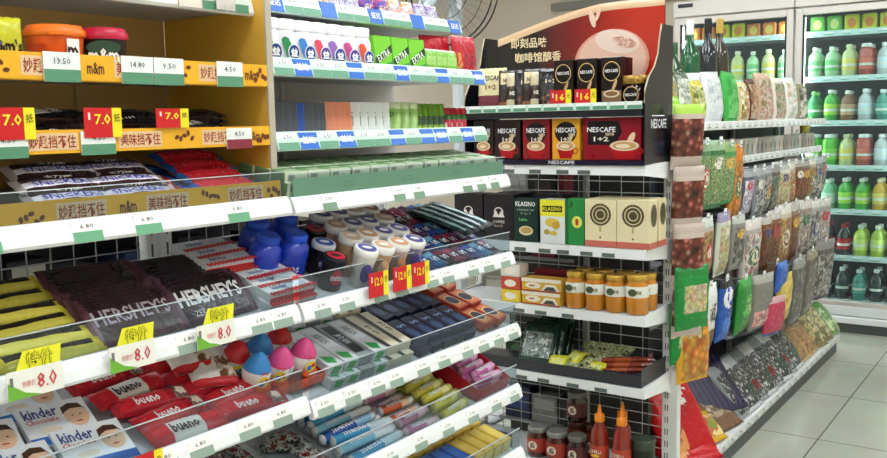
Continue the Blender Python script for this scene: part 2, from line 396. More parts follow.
# ------------------------------------------------------------------ yellow compartments (parts of the first bay)
YEL = M('#e2b244', .38)
b = B(); b.box(-1.742, -1.738, G1[0], 1.37, 1.46, 1.88, M('#dab26c', .45)); link('yellow_back_panel', b.mesh(), RA)
b = B(); b.box(-1.742, -1.412, 1.373, 1.384, 1.456, 1.88, YEL, .001)
b.box(-1.4125, -1.408, 1.372, 1.389, 1.456, 1.9, M('#b9b1a0', .3)); link('yellow_side_panel', b.mesh(), RA)
b = B(); b.box(-1.738, -1.730, 1.13, 1.145, 1.6, 1.83, M('#c9a86a', .4)); link('joint_strip', b.mesh(), RA)
def band(par, x, z0, z1, y0, y1, seed):
    """yellow printed card strip with red-brown slogan and nut pictures"""
    b = B(); F = Matrix(((0, 0, 1, x), (1, 0, 0, 0), (0, 1, 0, z0), (0, 0, 0, 1))); h = z1-z0
    b.box(x-.0015, x, y0, y1, z0, z1, M('#f0b32a', .35))
    r = random.Random(seed); y = y0+.02; k = 0
    while y < y1-.05:
        t = ['妙趣挡不住', 'm&m', '美味挡不住', 'nuts'][k % 4]
        if t == 'nuts':
            for q in range(5): b.ell(y+.012+q*.009, h*r.uniform(.25, .75), .006, .004, M('#6b3513'), F, .0006, 10, r.uniform(0, 3))
            y += .075
        elif t == 'm&m': b.text(t, y+.02, h*.5, .034, h*.5, M('#5e2a18'), F, .0008, bold=.02); y += .06
        else:
            b.rect(y-.002, y+.092, h*.14, h*.86, M('#e9c79c', .4), F, .0004); b.text(t, y+.045, h*.5, .086, h*.56, M('#9a3420'), F, .0008, bold=.014); y += .115
        k += 1
    for q in range(5): b.ell(y1-.035+q*.007, h*r.uniform(.25, .75), .005, .006, M('#7a3c1c'), F, .001, 10)
    link('yellow_slogan_strip', b.mesh(), par)
band(shA[1], -1.4085, 1.687, 1.731, G1[0], 1.371, 1); band(shA[2], -1.4085, 1.563, 1.603, G1[0], 1.371, 2)
band(shA[3], -1.3535, 1.446, 1.49, G1[0]+.01, G1[1]-.01, 3)
for y, l, t in ((.895, '#4c7f62', '13.50'), (1.045, '#4c7f62', '14.80'), (1.115, '#4c7f62', '9.50'), (1.265, '#4c7f62', '4.50')):
    b = B(); F = RF(-1.4065, 1.683, 0); b.X = F; b.box(y-.034, y+.034, 0, .05, 0, .0015, M('#eef2ee', .3)); b.X = Matrix()
    b.rect(y-.034, y+.034, 0, .021, M('#5c9373'), F, .002); b.text(t, y, .035, .03, .01, M('#333333'), F, .0024, bold=0); link('price_tag', b.mesh(), shA[1])
for y, l in ((.79, '#5c9373'), (.955, '#5c9373'), (1.282, '#8d3442')):
    b = B(); F = RF(-1.4065, 1.558, 0); b.X = F; b.box(y-.034, y+.034, 0, .042, 0, .0015, M('#eef2ee', .3)); b.X = Matrix()
    b.rect(y-.034, y+.034, 0, .019, M(l), F, .002); b.text('4.50', y, .03, .026, .009, M('#333333'), F, .0024, bold=0); link('price_tag', b.mesh(), shA[2])
for y in (1.20, 1.26, 1.325):
    b = B(); F = RF(-1.4385, 1.838, 0); b.X = F; b.box(y-.028, y+.028, 0, .04, 0, .0015, M('#e8ece6' if y > 1.22 else '#c3342e', .3)); b.X = Matrix()
    b.rect(y-.028, y+.028, 0, .017, M('#5c9373' if y > 1.22 else '#e8dcd0'), F, .002); link('price_tag', b.mesh(), shA[0])
# side wall of the second bay end, low
# promotional price cards hanging on the rails
def card_red(w, h, price, small='抵'):
    b = B(); b.box(-w/2, w/2, -.0008, .0008, 0, h, M('#cf2026', .35)); F = FR(w, .0016, h, 'F')
    b.rect(w*.24, w/2, 0, h, M('#f6e52c', .35), F); b.text(price, -w*.02, h*.62, w*.42, h*.36, M('#f9e23a'), F, .001, bold=.02)
    b.text(small, w*.37, h*.66, w*.17, h*.28, M('#5a5316'), F, .001, bold=.01); b.rect(-w*.4, -w*.34, h*.6, h*.84, M('#f3d9d0'), F, .001)
    return b.mesh()
def card_green(price='8.0'):
    w, h = .092, .072; b = B(); b.box(-w/2, w/2, -.0008, .0008, 0, h*.62, M('#f3f2e8', .35)); F = FR(w, .0016, h, 'F')
    b.poly([(-w/2, 0), (w*.1, 0), (-w*.2, h*.12), (-w/2, h*.4)], M('#72b33c'), F, .0006)
    b.poly([(-w*.34, h*.6), (-w*.2, h*1.02), (w*.5, h*1.02), (w*.46, h*.58)], M('#f2ee34'), F, -.0002)
    b.text('特价', w*.1, h*.8, w*.5, h*.36, M('#2f3a12'), F, .0008, bold=.03); b.text('特价', w*.1, h*.8, w*.48, h*.34, M('#f5f02e'), F, .0012, bold=.0)
    b.text(price, w*.2, h*.31, w*.36, h*.34, M('#c8454a'), F, .001, bold=.01); b.text('特惠价', -w*.13, h*.3, w*.24, h*.14, M('#d66a6a'), F, .001, bold=0)
    b.rect(-w*.46, -w*.4, h*.3, h*.5, M('#777777'), F, .001)
    return b.mesh()
CR, CR2, CG = card_red(.075, .052, '7.0'), card_red(.07, .058, '12.0', '价'), card_green()
CR3 = card_red(.075, .036, '7.0')
put(CR, 'price_card', at(-1.4035, .80, 1.588, 90), 'red and yellow 7.0 price card before the dark bars at the near end', 'price card', 'red 7.0 promotion cards')
put(CR, 'price_card', at(-1.4035, .965, 1.588, 90), 'red and yellow 7.0 price card standing tall above a white ticket, middle of three', 'price card', 'red 7.0 promotion cards')
put(CR3, 'price_card', at(-1.4035, 1.115, 1.603, 90), 'short red and yellow 7.0 price card beside the foil-topped dark bars', 'price card', 'red 7.0 promotion cards')
for y, i, s in ((.752, 4, 'in front of the yellow wafer bars'), (.93, 4, 'in front of the lower dark chocolate bars'), (1.115, 4, 'before the dark bars beside white boxes')):
    put(CG, 'price_card', at(-1.310, y, 1.192, 90, 0) , f'white 8.0 price card with yellow letters, {s}', 'price card', 'white and green 8.0 price cards')
for y, s, r in ((1.60, 'under the tapered tubs, first from near', 0), (1.69, 'under the tapered tubs, second from near', 0), (1.765, 'under the tapered tubs, third from near', 0)):
    put(CR2, 'price_card', at(-1.308, y, 1.192+.012, 90), f'small red and yellow 12.0 card {s}', 'price card', 'red 12.0 price cards')
put(CR2, 'price_card', at(-1.292, .93, .985, 90), 'small red and yellow 12.0 card clipped below the white wafer bars', 'price card', 'red 12.0 price cards')
# ================================================================== PRODUCTS, wall of sweets
def bar(L, W, T, base, bands=(), texts=(), fin='#b9b4ae', seed=0, nx=12, ny=6):
    """flow-wrapped bar lying flat, long axis x"""
    b = B(); z = [(0, .06, 0, 1, M(fin, .3)), (.94, 1, 0, 1, M(fin, .3))]+[(p[0], p[1], p[2], p[3], foil(p[4]) if isinstance(p[4], str) else p[4]) for p in bands]
    tp = pillow(b, W=L, H=W, T=T, m=base if not isinstance(base, str) else foil(base), zones=z, nx=nx, ny=ny, fin=.06, seed=seed)
    for t in texts:   # (string, cu, cv, w, h, colour[, shear])
        b.text(t[0], t[1]*L, t[2]*W, t[3]*L, t[4]*W, M(t[5], .35), Matrix(), .0012, zf=tp, bold=t[6] if len(t) > 6 else .02)
    return b.mesh()
def carton(w, d, h, m, prints=(), c=.0012):
    """cardboard box with printed faces; prints: (face, kind, args..., colour)"""
    b = B(); b.box(-w/2, w/2, -d/2, d/2, 0, h, m if not isinstance(m, str) else M(m, .38), c)
    for i, p in enumerate(prints):
        F = FR(w, d, h, p[0]); fw, fh = {'F': (w, h), 'B': (w, h), 'T': (w, d), 'R': (d, h), 'L': (d, h)}[p[0]]
        o = -.5 if p[0] == 'T' else 0      # v runs 0..1 on every face
        lay = .0003+.00025*i
        col = p[-1] if not isinstance(p[-1], str) else M(p[-1], .38)
        if p[1] == 'r': b.rect((p[2]-.5)*fw, (p[3]-.5)*fw, (p[4]+o)*fh, (p[5]+o)*fh, col, F, lay)
        elif p[1] == 'e': b.ell((p[2]-.5)*fw, (p[3]+o)*fh, p[4]*fw, p[5]*fh, col, F, lay)
        elif p[1] == 'o': b.ring((p[2]-.5)*fw, (p[3]+o)*fh, p[4]*fw, p[5]*fh, p[6]*fw, col, F, lay)
        elif p[1] == 'p': b.poly([((q[0]-.5)*fw, (q[1]+o)*fh) for q in p[2]], col, F, lay)
        elif p[1] == 't': b.text(p[2], (p[3]-.5)*fw, (p[4]+o)*fh, p[5]*fw, p[6]*fh, col, F, lay, bold=.02, rot=p[7] if len(p) > 8 else 0)
        elif p[1] == 'bar':
            for k in range(14): b.rect((p[2]-.5+p[4]*k/14)*fw, (p[2]-.5+p[4]*(k+.45+.3*(k % 3 == 0))/14)*fw, (p[3]+o)*fh, (p[3]+o+p[5])*fh, col, F, lay)
    return b.mesh()
def pouch(w, h, t, m, zones=(), texts=(), seed=0, hole=True, rect=()):
    """standing / hanging pillow pouch, front faces -Y, bottom at z=0"""
    b = B(); X = Matrix.Translation((0, t/2, h/2)) @ STAND
    tp = pillow(b, w, h, t, m if not isinstance(m, str) else foil(m), [(z[0], z[1], z[2], z[3], foil(z[4]) if isinstance(z[4], str) else z[4]) for z in zones], nx=12, ny=14, finx=False, X=X, wr=.003, seed=seed)
    for e in rect: b_ell(b, e, w, h, tp, X)
    for x in texts: b.text(x[0], x[1]*w, x[2]*h, x[3]*w, x[4]*h, M(x[5], .35), X, .0014, zf=tp, bold=x[6] if len(x) > 6 else .02, rot=x[7] if len(x) > 7 else 0)
    return b.mesh()
def b_ell(b, e, w, h, tp, X):
    """ellipse print draped on a pouch: (cu, cv, ru, rv, colour)"""
    n = 20; vs = [(e[0]*w, e[1]*h, tp(e[0]*w, e[1]*h)+.0006)]
    for j in (.5, 1):
        for k in range(n):
            x = (e[0]+e[2]*j*math.cos(2*PI*k/n))*w; y = (e[1]+e[3]*j*math.sin(2*PI*k/n))*h; vs.append((x, y, tp(x, y)+.0006))
    fs = [(0, 1+k, 1+(k+1) % n) for k in range(n)]+[(1+k, 1+n+k, 1+n+(k+1) % n, 1+(k+1) % n) for k in range(n)]
    b.add(vs, fs, M(e[4], .35) if isinstance(e[4], str) else e[4], True, X)
U = lambda a, c: random.uniform(a, c)
# ---- yellow top compartment
b = B(); b.lathe([(.040, 0), (.044, .004), (.048, .052), (.048, .054)], M('#f0641e', .35), 28); b.X = at(0, 0, 0)
tubl = B(); tubl.lathe([(.051, .05), (.052, .052), (.052, .061), (.047, .064), (.046, .069), (.04, .070)], M('#f87a24', .3), 28); tubl.box(-.012, .012, -.058, -.048, .05, .058, M('#f87a24', .3), .001)
F = Matrix.Translation((0, 0, 0)) @ Matrix.Rotation(R(32), 4, 'Z') @ FR(0, .0935, 0, 'F')
b.rect(-.011, .013, .006, .045, M('#f2efe6'), F, .003); b.text('m', .0, .022, .02, .02, M('#2d1c14'), F, .0035, bold=.03)
F = Matrix.Rotation(R(-40), 4, 'Z') @ FR(0, .0925, 0, 'F'); b.rect(-.017, .017, .008, .036, M('#d44a18'), F, .002)
put([('body', b.mesh()), ('lid', tubl.mesh())], 'candy_tub', at(-1.47, .925, 1.713, 60), 'large orange plastic tub of chocolate candies with orange snap lid', 'candy tub')
b = B(); b.lathe([(.029, 0), (.032, .004), (.034, .044), (.034, .046)], M('#2c1c1c', .35), 24)
F = Matrix.Rotation(R(-38), 4, 'Z') @ FR(0, .066, 0, 'F'); b.ell(0, .03, .026, .011, M('#2e4a34'), F, .0035); b.text('m&m', 0, .018, .046, .022, M('#f4efe8'), F, .0045, bold=.03)
t2 = B(); t2.lathe([(.0365, .044), (.037, .046), (.037, .054), (.034, .057), (.033, .062), (.028, .063)], M('#c02040', .3), 24)
put([('body', b.mesh()), ('lid', t2.mesh())], 'candy_tub', at(-1.452, 1.012, 1.713, 90) @ Matrix.Scale(1.12, 4), 'small dark brown candy tub with crimson lid beside the orange tub', 'candy tub')
put(pouch(.085, .075, .028, '#c9c72c', [(0, 1, .0, .35, '#e8e04a')], [("m&m's", .05, -.12, .75, .3, '#2d1c14', .04)], seed=2), 'candy_pouch', at(-1.45, .81, 1.713, 90), 'yellow-green candy pouch lying before the orange tub', 'candy pouch')
FB = bar(.15, .03, .012, '#5a2430', [(.3, .7, .2, .8, '#c9b8a4')], (), '#7d4a3a')
FL = bar(.15, .032, .012, '#d9dcb0', [(.1, .9, .3, .6, '#b7c489')], (), '#e8e6d0')
for k, y in enumerate((1.075, 1.115, 1.16)): put(FL, 'chocolate_bar', at(-1.50, y, 1.713, 62+k*9), f'pale green-white wrapped bar lying flat past the small tub, {ORD[k]} from the tub', 'chocolate bar', 'flat bars on the top yellow shelf')
for k in range(6): put(FB, 'chocolate_bar', at(-1.49-.03*(k % 2), 1.17+k*.027, 1.713+.006*(k % 2)+.0022*k, 68+U(-9, 9)), f'maroon wrapped bar lying flat on the top yellow shelf, {ORD[k]} from the pale bars', 'chocolate bar', 'flat bars on the top yellow shelf')
put(pouch(.05, .08, .02, '#e8e3e0', [(0, 1, .6, 1, '#c9b0b0')], (), seed=7), 'candy_pouch', at(-1.43, 1.285, 1.838, 90), 'white and pink candy pouch hanging over the top shelf edge', 'candy pouch')
for k, y in enumerate((1.05, 1.10, 1.15, 1.21, 1.25)): put(pouch(.045, .07, .02, ('#c23c34', '#dfe3dc')[k % 2], [(0, 1, .3, .6, '#f0e8d0')], (), seed=k), 'candy_pouch', at(-1.47, y, 1.864, 90), f'{("red","white")[k%2]} candy pouch standing on the topmost chocolate shelf, {ORD[k]} along', 'candy pouch', 'pouches on the topmost chocolate shelf')
# ---- second yellow compartment: dark bars
DB = [bar(.14, .04, .015, '#241a1c', [(.55, .9, .15, .85, '#3c2f33')], (), '#4b4042', 1), bar(.14, .04, .015, '#2b1a16', [(.2, .5, .1, .9, '#4a2c22')], (), '#352a28', 2), bar(.14, .04, .015, '#1e1c22', [(.1, .35, .2, .8, '#e4e2e6')], [('m', -.05, .05, .14, .6, '#f0f0f0')], '#555057', 3)]
LAY = ('bottom', 'second', 'third', 'top')
for lay in range(4):
    for j in range(5):
        y = .60+j*.155+lay*.012
        put(DB[(j+lay) % 3], 'chocolate_bar', at(-1.455-.02*lay, y, 1.586+lay*.0125, 90+U(-9, 9), 16), f'dark wrapped bar, {ORD[j]} from the near end in the {LAY[lay]} step, second yellow compartment', 'chocolate bar', 'dark bars in the second yellow compartment')
# ---- third compartment: nut bars, red/white pouches
SN = bar(.17, .052, .024, '#33201e', [(.1, .9, .16, .5, '#e6e0ea')], [('SNICKERS', 0, -.17, .66, .26, '#2430a0', .012), ('士力架', .0, .2, .3, .2, '#efe8e0')], '#a59c98', 5)
for lay in range(4):
    for j in range(3):
        put(SN, 'nut_bar', on(rowsA, 3, .045+lay*.028, .745+j*.155-(j == 2)*.03+U(-.01, .01)-.06*(j == 0), 90+U(-6, 6), 18, 0, .008+lay*.018), f'brown nut bar with white and blue lettering, {ORD[j]} from the near end, {LAY[lay]} step', 'chocolate bar', 'brown nut bars behind the slogan strip')
RW = bar(.10, .05, .022, mix_print(['#c5202c', '#e9dfd6', '#c5202c', '#5a2a1c'], 55), (), (), '#b8202a', 6)
for k in range(6): put(RW, 'candy_pouch', on(rowsA, 3, .045+.035*(k//2), 1.045+(k % 2)*.05, 78+U(-9, 9), 20, 0, .008+.012*(k//2)), f'small red and white mottled candy pouch past the nut bars, {ORD[k%2]} along in step {("one","two","three")[k//2]}', 'candy pouch', 'small red and white candy pouches')
BL = bar(.12, .06, .03, '#20468c', [(0, 1, .1, .4, '#2f6cc0')], (), '#3a86c8', 7)
for k in range(3): put(BL, 'candy_pouch', on(rowsA, 3, .10+k*.05, 1.14, 84+U(-6, 6), 8, 0, .008+.012*k), f'blue candy pouch between the mottled and the long red pouches, {ORD[k]} from the rail', 'candy pouch', 'blue candy pouches')
RD = bar(.17, .05, .024, '#c4222e', [(.1, .9, .25, .6, '#d8323c')], (), '#2a6cb8', 8)
for k in range(5): put(RD, 'candy_pouch', on(rowsA, 3, .05+k*.034, 1.262-.004*k, 90+U(-3, 3), 14, 0, .006+.015*k), f'long red candy pouch with blue ends, {ORD[k]} from the slogan strip', 'candy pouch', 'long red candy pouches')
# ---- gum bay, bottles
def gum_bottle(sw, disc='#20408c'):
    b = B(); b.lathe([(.021, 0), (.025, .004), (.0262, .03), (.025, .058), (.021, .068), (.0185, .071)], M('#f1f2f4', .22), 22, sx=1, sy=.72)
    F = FR(0, .0376, 0, 'F')
    b.poly([(-.023, .05), (-.016, .056), (-.006, .054), (.0, .044), (.004, .028), (.006, .012), (-.006, .012), (-.016, .032)], M(sw, .3), F, .0012)
    b.ell(.006, .026, .0145, .0165, M('#e8eef6', .3), F, .0022); b.ell(.006, .026, .0125, .0145, M(disc, .3), F, .003); b.text('益', .006, .026, .016, .016, M('#ffffff'), F, .0036, bold=.03)
    c = B(); c.lathe([(.022, .0695), (.0225, .071), (.0228, .086), (.021, .09), (.014, .091)], M('#f7f8fa', .2), 22, sx=1, sy=.74)
    return [('bottle', b.mesh()), ('cap', c.mesh())]
for k, (sw, d, nm) in enumerate((('#3f9a63', '#25407e', 'green swoosh'), ('#2f8a55', '#25407e', 'deep green swoosh'), ('#3d86cf', '#1f3f92', 'light blue swoosh'), ('#e0506a', '#5b3f92', 'pink swoosh'), ('#9a6cc0', '#3b3f8a', 'lilac swoosh'), ('#c84f8c', '#4b3f9a', 'magenta swoosh'), ('#e5573c', '#2a3f8c', 'orange-red swoosh'))):
    x, _, z = pt(rowsB, 1, .028, 0); put(gum_bottle(sw, d), 'gum_bottle', at(x, 1.424+k*.0525, z+.001, 90-U(6, 16)) @ Matrix.Scale(1.14, 4), f'white gum bottle with {nm} and round logo, {ORD[k]} from the yellow panel', 'gum bottle', 'white gum bottles')
for k in range(7):
    x, _, z = pt(rowsB, 1, .082, 0); put(gum_bottle(('#3f9a63', '#3d86cf')[k % 2]), 'gum_bottle', at(x, 1.43+k*.054, z+.001, 90) @ Matrix.Scale(1.14, 4), f'white gum bottle in the rear rank, {ORD[k]} from the yellow panel', 'gum bottle', 'white gum bottles')
LG = carton(.07, .022, .09, '#7bd02c', [('F', 'p', [(0, .0), (1, .0), (1, .3), (0, .1)], '#2f9a44'), ('F', 'p', [(.0, .15), (1, .55), (1, .78), (.0, .36)], '#1c3420'), ('F', 't', 'EXTRA', .5, .46, .8, .2, .42, '#e8f4e0'), ('T', 'r', 0, 1, 0, 1, '#8ee03c')])
for k in range(9):
    x, _, z = pt(rowsB, 1, .03+(k//3)*.026, 0); put(LG, 'gum_box', at(x, 1.825+(k % 3)*.073, z+.001, 90, -6, 0), f'bright green gum box with black slanted band, {ORD[k%3]} along in the {ORD[k//3]} rank', 'gum box', 'bright green gum boxes')
LP = pouch(.06, .07, .02, '#84bf4e', [(.1, .9, .35, .7, '#a6d472'), (0, 1, .9, 1, '#e6efd2')], (), seed=3)
for k in range(6):
    x, _, z = pt(rowsB, 1, .025+(k//3)*.032, 0); put(LP, 'gum_pouch', at(x, 2.035+(k % 3)*.05, z+.001, 90, -8, 0), f'soft light green gum pouch, {ORD[k%3]} along in the {("front","back")[k//3]} rank', 'gum pouch', 'light green gum pouches')
RP = pouch(.08, .115, .02, '#c11f2f', [(.15, .45, .05, .6, mix_print(['#e8d9c8', '#c11f2f', '#e8a84a'], 60)), (.55, .85, .1, .55, mix_print(['#e8d9c8', '#c11f2f', '#7a1620'], 60))], (), seed=4)
for k in range(4):
    x, _, z = pt(rowsB, 1, .03+(k//2)*.04, 0); put(RP, 'snack_pouch', at(x, 2.195+(k % 2)*.03-(k//2)*.09, z+.001, 90-8*k, -6, 0), f'crimson snack pouch at the far end of the gum bottle shelf, {ORD[k]} of four', 'snack pouch', 'crimson snack pouches')
# top shelf stubs
TPz = [pouch(.05, .06, .02, mix_print(c, 50), (), [('益达', 0, 0, .7, .3, '#ffffff')], seed=i) for i, c in enumerate((['#e8e8f0', '#8c5fae', '#d6d6e6'], ['#f2f2f4', '#d24a7a', '#5c4ab0'], ['#f0efe8', '#e98a3c', '#e9e9f0']))]
for k in range(14):
    x, _, z = pt(rowsB, 0, .03, 0); put(TPz[(k//2) % 3], 'gum_pouch', at(x, 1.395+k*.059, z+.001, 90, -6), f'small {("lilac and white","pink and white","orange and white")[(k//2)%3]} gum pouch on the topmost rail, {ORD[k]} from the near end', 'gum pouch', 'small gum pouches on the topmost shelf')
# ---- lower gum shelf: leaning boxes and pouches
def leanrow(spec, n, y0, dy, i, rows, s, rz, rx, name, cat, lab, grp, z=.001, ds=0):
    for k in range(n): put(spec, name, on(rows, i, s+ds*k, y0+dy*k, rz, rx, 0, z), lab.format(o=ORD[k]), cat, grp)
GB = carton(.075, .014, .085, '#4e5258', [('F', 'e', .5, .3, .2, .12, '#6a7077')])
leanrow(GB, 3, 1.435, .022, 2, rowsB, .055, 48, -16, 'mint_box', 'mint box', 'dark grey mint box leaning in the file next to the yellow panel, {o} along', 'dark grey mint boxes')
put(carton(.07, .012, .083, '#2450a8'), 'mint_box', on(rowsB, 2, .055, 1.505, 48, -16), 'blue mint box leaning between the two files of dark grey boxes', 'mint box')
leanrow(GB, 3, 1.53, .022, 2, rowsB, .055, 48, -16, 'mint_box', 'mint box', 'dark grey mint box leaning in the file next to the blue box, {o} along', 'dark grey mint boxes')
OW = carton(.08, .012, .088, '#dd8a66', [('F', 'e', .45, .4, .32, .36, '#c2562e')])
leanrow(OW, 4, 1.60, .022, 2, rowsB, .055, 50, -18, 'gum_box', 'gum box', 'orange-brown gum box leaning in its file, {o} along', 'orange-brown gum boxes')
WG = carton(.08, .013, .088, '#dfe2dc', [('F', 'e', .5, .4, .3, .3, '#9aa8a0'), ('F', 't', '益达', .55, .62, .5, .26, '#5f6e6a')])
leanrow(WG, 5, 1.695, .030, 2, rowsB, .055, 46, -18, 'gum_box', 'gum box', 'white and grey gum box leaning in its file, {o} along', 'white and grey gum boxes')
GG = pouch(.09, .095, .014, '#9fc46c', [(.0, 1, .8, 1, '#dfe8b8')], [('木糖醇', 0, .1, .6, .2, '#4f8a3c')], seed=6)
leanrow(GG, 3, 1.855, .036, 2, rowsB, .055, 36, -26, 'gum_pouch', 'gum pouch', 'pale green gum pouch with cream top leaning, {o} along', 'pale green gum pouches')
G3 = pouch(.085, .092, .012, '#6f9c34', [(.0, 1, .3, .55, '#2f4a1e'), (.1, .9, .0, .2, '#c9d838')], (), seed=8)
leanrow(G3, 5, 1.955, .026, 2, rowsB, .055, 40, -26, 'gum_pouch', 'gum pouch', 'dark and lime green gum pouch leaning low, {o} along', 'dark and lime gum pouches')
R3 = pouch(.08, .085, .012, '#b02838', [(.0, 1, .5, .7, '#3c6a34'), (.2, .8, .1, .35, '#e4c9b0')], (), seed=9)
leanrow(R3, 4, 2.09, .026, 2, rowsB, .05, 38, -32, 'gum_pouch', 'gum pouch', 'red gum pouch leaning low past the green pouches, {o} along', 'red gum pouches')
# ---- chewing gum stick packs on the 4th shelf of the gum bay
GP = carton(.064, .045, .022, '#82ad72', [('T', 'r', 0, 1, .0, .2, '#e9f0d8'), ('T', 'r', .0, 1, .72, 1, '#5d8a52'), ('T', 't', '绿箭', .5, .5, .5, .34, '#e6f0dc'), ('F', 'r', 0, 1, .0, 1, '#dfe8cc'), ('F', 'bar', .12, .15, .3, .6, '#5c6a5c')])
for q in range(3):
    for lay in range(3):
        for k in range(12):
            if q == 2 and lay < 2 or (q == 1 and lay == 0): continue
            put(GP, 'gum_pack', on(rowsB, 3, .035+q*.05, 1.40+k*.0705, 90+U(-4, 4), 0, 0, .001+lay*.0226), f'green gum stick pack, {ORD[k]} from the near end, {ORD[q]} file, {ORD[lay]} layer up', 'gum pack', 'green gum stick packs behind the green card')
# ---- D shelf, near bay
YW = bar(.19, .036, .016, '#e6d85c', [(.08, .92, .5, 1, '#2c2018')], (), '#d8c43c', 11)
for q in range(6):
    for k in range(2):
        put(YW, 'wafer_bar', on(rowsA, 4, .03+q*.036, .625+k*.187, 90+U(-5, 5), 12, 0, .008+.005*q), f'yellow and dark nut bar, {ORD[q]} from the rail, {("near","far")[k]} column of two', 'chocolate bar', 'yellow and dark nut bars')
HB = bar(.195, .09, .007, '#2a1a1e', [(.06, .94, .0, .12, '#43323a')], [("HERSHEY'S", .0, .16, .84, .42, '#e9e6ea', .035), ('ZERO', -.2, -.26, .22, .15, '#cfc6ca', .01)], '#5a3a48', 12)
HB2 = bar(.195, .09, .007, '#3a2226', [(.06, .94, .0, .12, '#55393c')], [("HERSHEY'S", .0, .16, .84, .38, '#b9a8b4', .02)], '#6a4248', 13)
for k in range(11):
    put(HB2, 'chocolate_bar', on(rowsA, 4, .06+k*.0135, 1.0+U(-.005, .005), 90+U(-2, 2), 26, 0, .022+.0005*k), f'brown milk chocolate bar with dull lettering, {ORD[k]} from the rail in its leaning row', 'chocolate bar', 'brown milk chocolate bars')
for k in range(9):
    put(HB, 'chocolate_bar', on(rowsA, 4, .062+k*.0135, 1.187+U(-.005, .005), 90+U(-2, 2), 30, 0, .025+.0005*k), f'black-brown chocolate bar with bold white lettering, {ORD[k]} from the rail in its leaning row', 'chocolate bar', 'dark chocolate bars with white lettering')
KB = carton(.135, .04, .02, '#e8ecf0', [('T', 'r', .05, .95, .1, .3, '#f6f6f6'), ('T', 't', 'kinder', .35, .6, .34, .36, '#3a6aa8'), ('T', 'e', .78, .6, .12, .3, '#cfe0ee'), ('R', 'r', 0, 1, 0, 1, '#d23e3a'), ('F', 'r', 0, 1, 0, .6, '#cc3a3a')]+[('T', 'e', .04+.077*i, .0, .04, .2, '#cc3a3a') for i in range(13)])
for q in range(6):
    back = q > 2
    for lay in range(2 if not back else 3): put(KB, 'chocolate_box', on(rowsA, 4, .03+q*.036+.004*lay, (1.36 if not back else 1.295)+U(-.004, .004)+(.064 if q > 2 and lay == 0 else 0)*0, 90+U(-2, 2), 0, 0, .001+lay*.0205), f'slim white and red milk chocolate box, {ORD[q]} from the rail, {("lower","second","upper")[lay]} layer', 'chocolate box', 'slim white and red chocolate boxes')
# tubs and bottles at the bay joint
def tub(body, lid, r=.030, h=.085, disc='#4b5aa8', cone=.8, name='', txt=None, mat=None):
    b = B(); m = mat or M(body, .3)
    b.lathe([(r*cone*.94, 0), (r*cone, .003), (r*.96, h*.8), (r*.97, h*.82, M(lid, .3)), (r*.93, h*.84)], m, 24)
    F = FR(0, r*1.86, 0, 'F')
    b.ell(.0, h*.45, r*.5, h*.24, M(disc, .35), F, .0022)
    if txt: b.text(txt, 0, h*.45, r*1.1, h*.18, M('#f4f4f4'), F, .0035, bold=.02)
    c = B(); c.lathe([(r*1.0, h*.82), (r*1.05, h*.84), (r*1.05, h*.96), (r*.98, h)], M(lid, .25), 24); c.ell(0, 0, r*.8, r*.8, M(disc, .3), Matrix.Translation((0, 0, h)), .0008)
    c.ell(0, 0, r*.45, r*.3, M(lid, .3), Matrix.Translation((0, 0, h)), .0014)
    return [('body', b.mesh()), ('lid', c.mesh())]
def blue_jar():
    b = B(); b.lathe([(.030, 0), (.037, .004), (.038, .03), (.035, .05), (.037, .06), (.034, .082), (.024, .092)], juice('#2446c8'), 26)
    F = FR(0, .074, 0, 'F'); b.text('OS', 0, .035, .022, .014, M('#dfe6f8'), F, .002, bold=.03)
    c = B(); c.lathe([(.026, .0925), (.027, .094), (.027, .108), (.023, .111)], M('#2a55d8', .25), 22); return [('jar', b.mesh()), ('lid', c.mesh())]
BJ = blue_jar()
for k, (s, y) in enumerate(((.135, 1.468), (.215, 1.43), (.225, 1.53), (.145, 1.395-.004))):
    put(BJ, 'gum_jar', on(rowsB, 4, s, y, 60), f'translucent royal blue gum jar, {("front one beside the black tubs","rear one nearer the white boxes","rear one behind the black tubs","front one touching the white boxes")[k]}', 'gum jar', 'royal blue gum jars')
BKT = tub('#1d1b20', '#232126', .028, .080, '#c22638', 1.0, txt='mentos'); BKU = tub('#1d1b20', '#e8eaee', .028, .080, '#2c55b4', 1.0, txt='mentos')
for k, (sp, s, y, l) in enumerate(((BKT, .06, 1.525, 'black gum tub with black lid at the rail between blue jars and pale tubs'), (BKU, .125, 1.558, 'black gum tub with white lid and blue disc'), (BKT, .19, 1.60, 'black gum tub with black lid, behind the others near the mesh'))):
    put(sp, 'gum_tub', on(rowsB, 4, s, y, 66), l, 'gum tub')
TT = [tub(c, '#f0eeea', .029, .098, d, .74, mat=M(c, .35)) for c, d in (('#e7e2da', '#5a58a0'), ('#c9a27c', '#e0b890'), ('#cbb0a4', '#d8a070'), ('#8f86a8', '#55509a'))]
k = 0
for q in range(4):
    for j in range(4):
        put(TT[(j+q) % 4], 'gum_tub', on(rowsB, 4, .04+q*.063, 1.605+j*.062+q*.018, 66+U(-8, 8)), f'tapered white-lidded gum tub, {ORD[j]} along in the {ORD[q]} rank from the rail', 'gum tub', 'tapered white-lidded gum tubs')
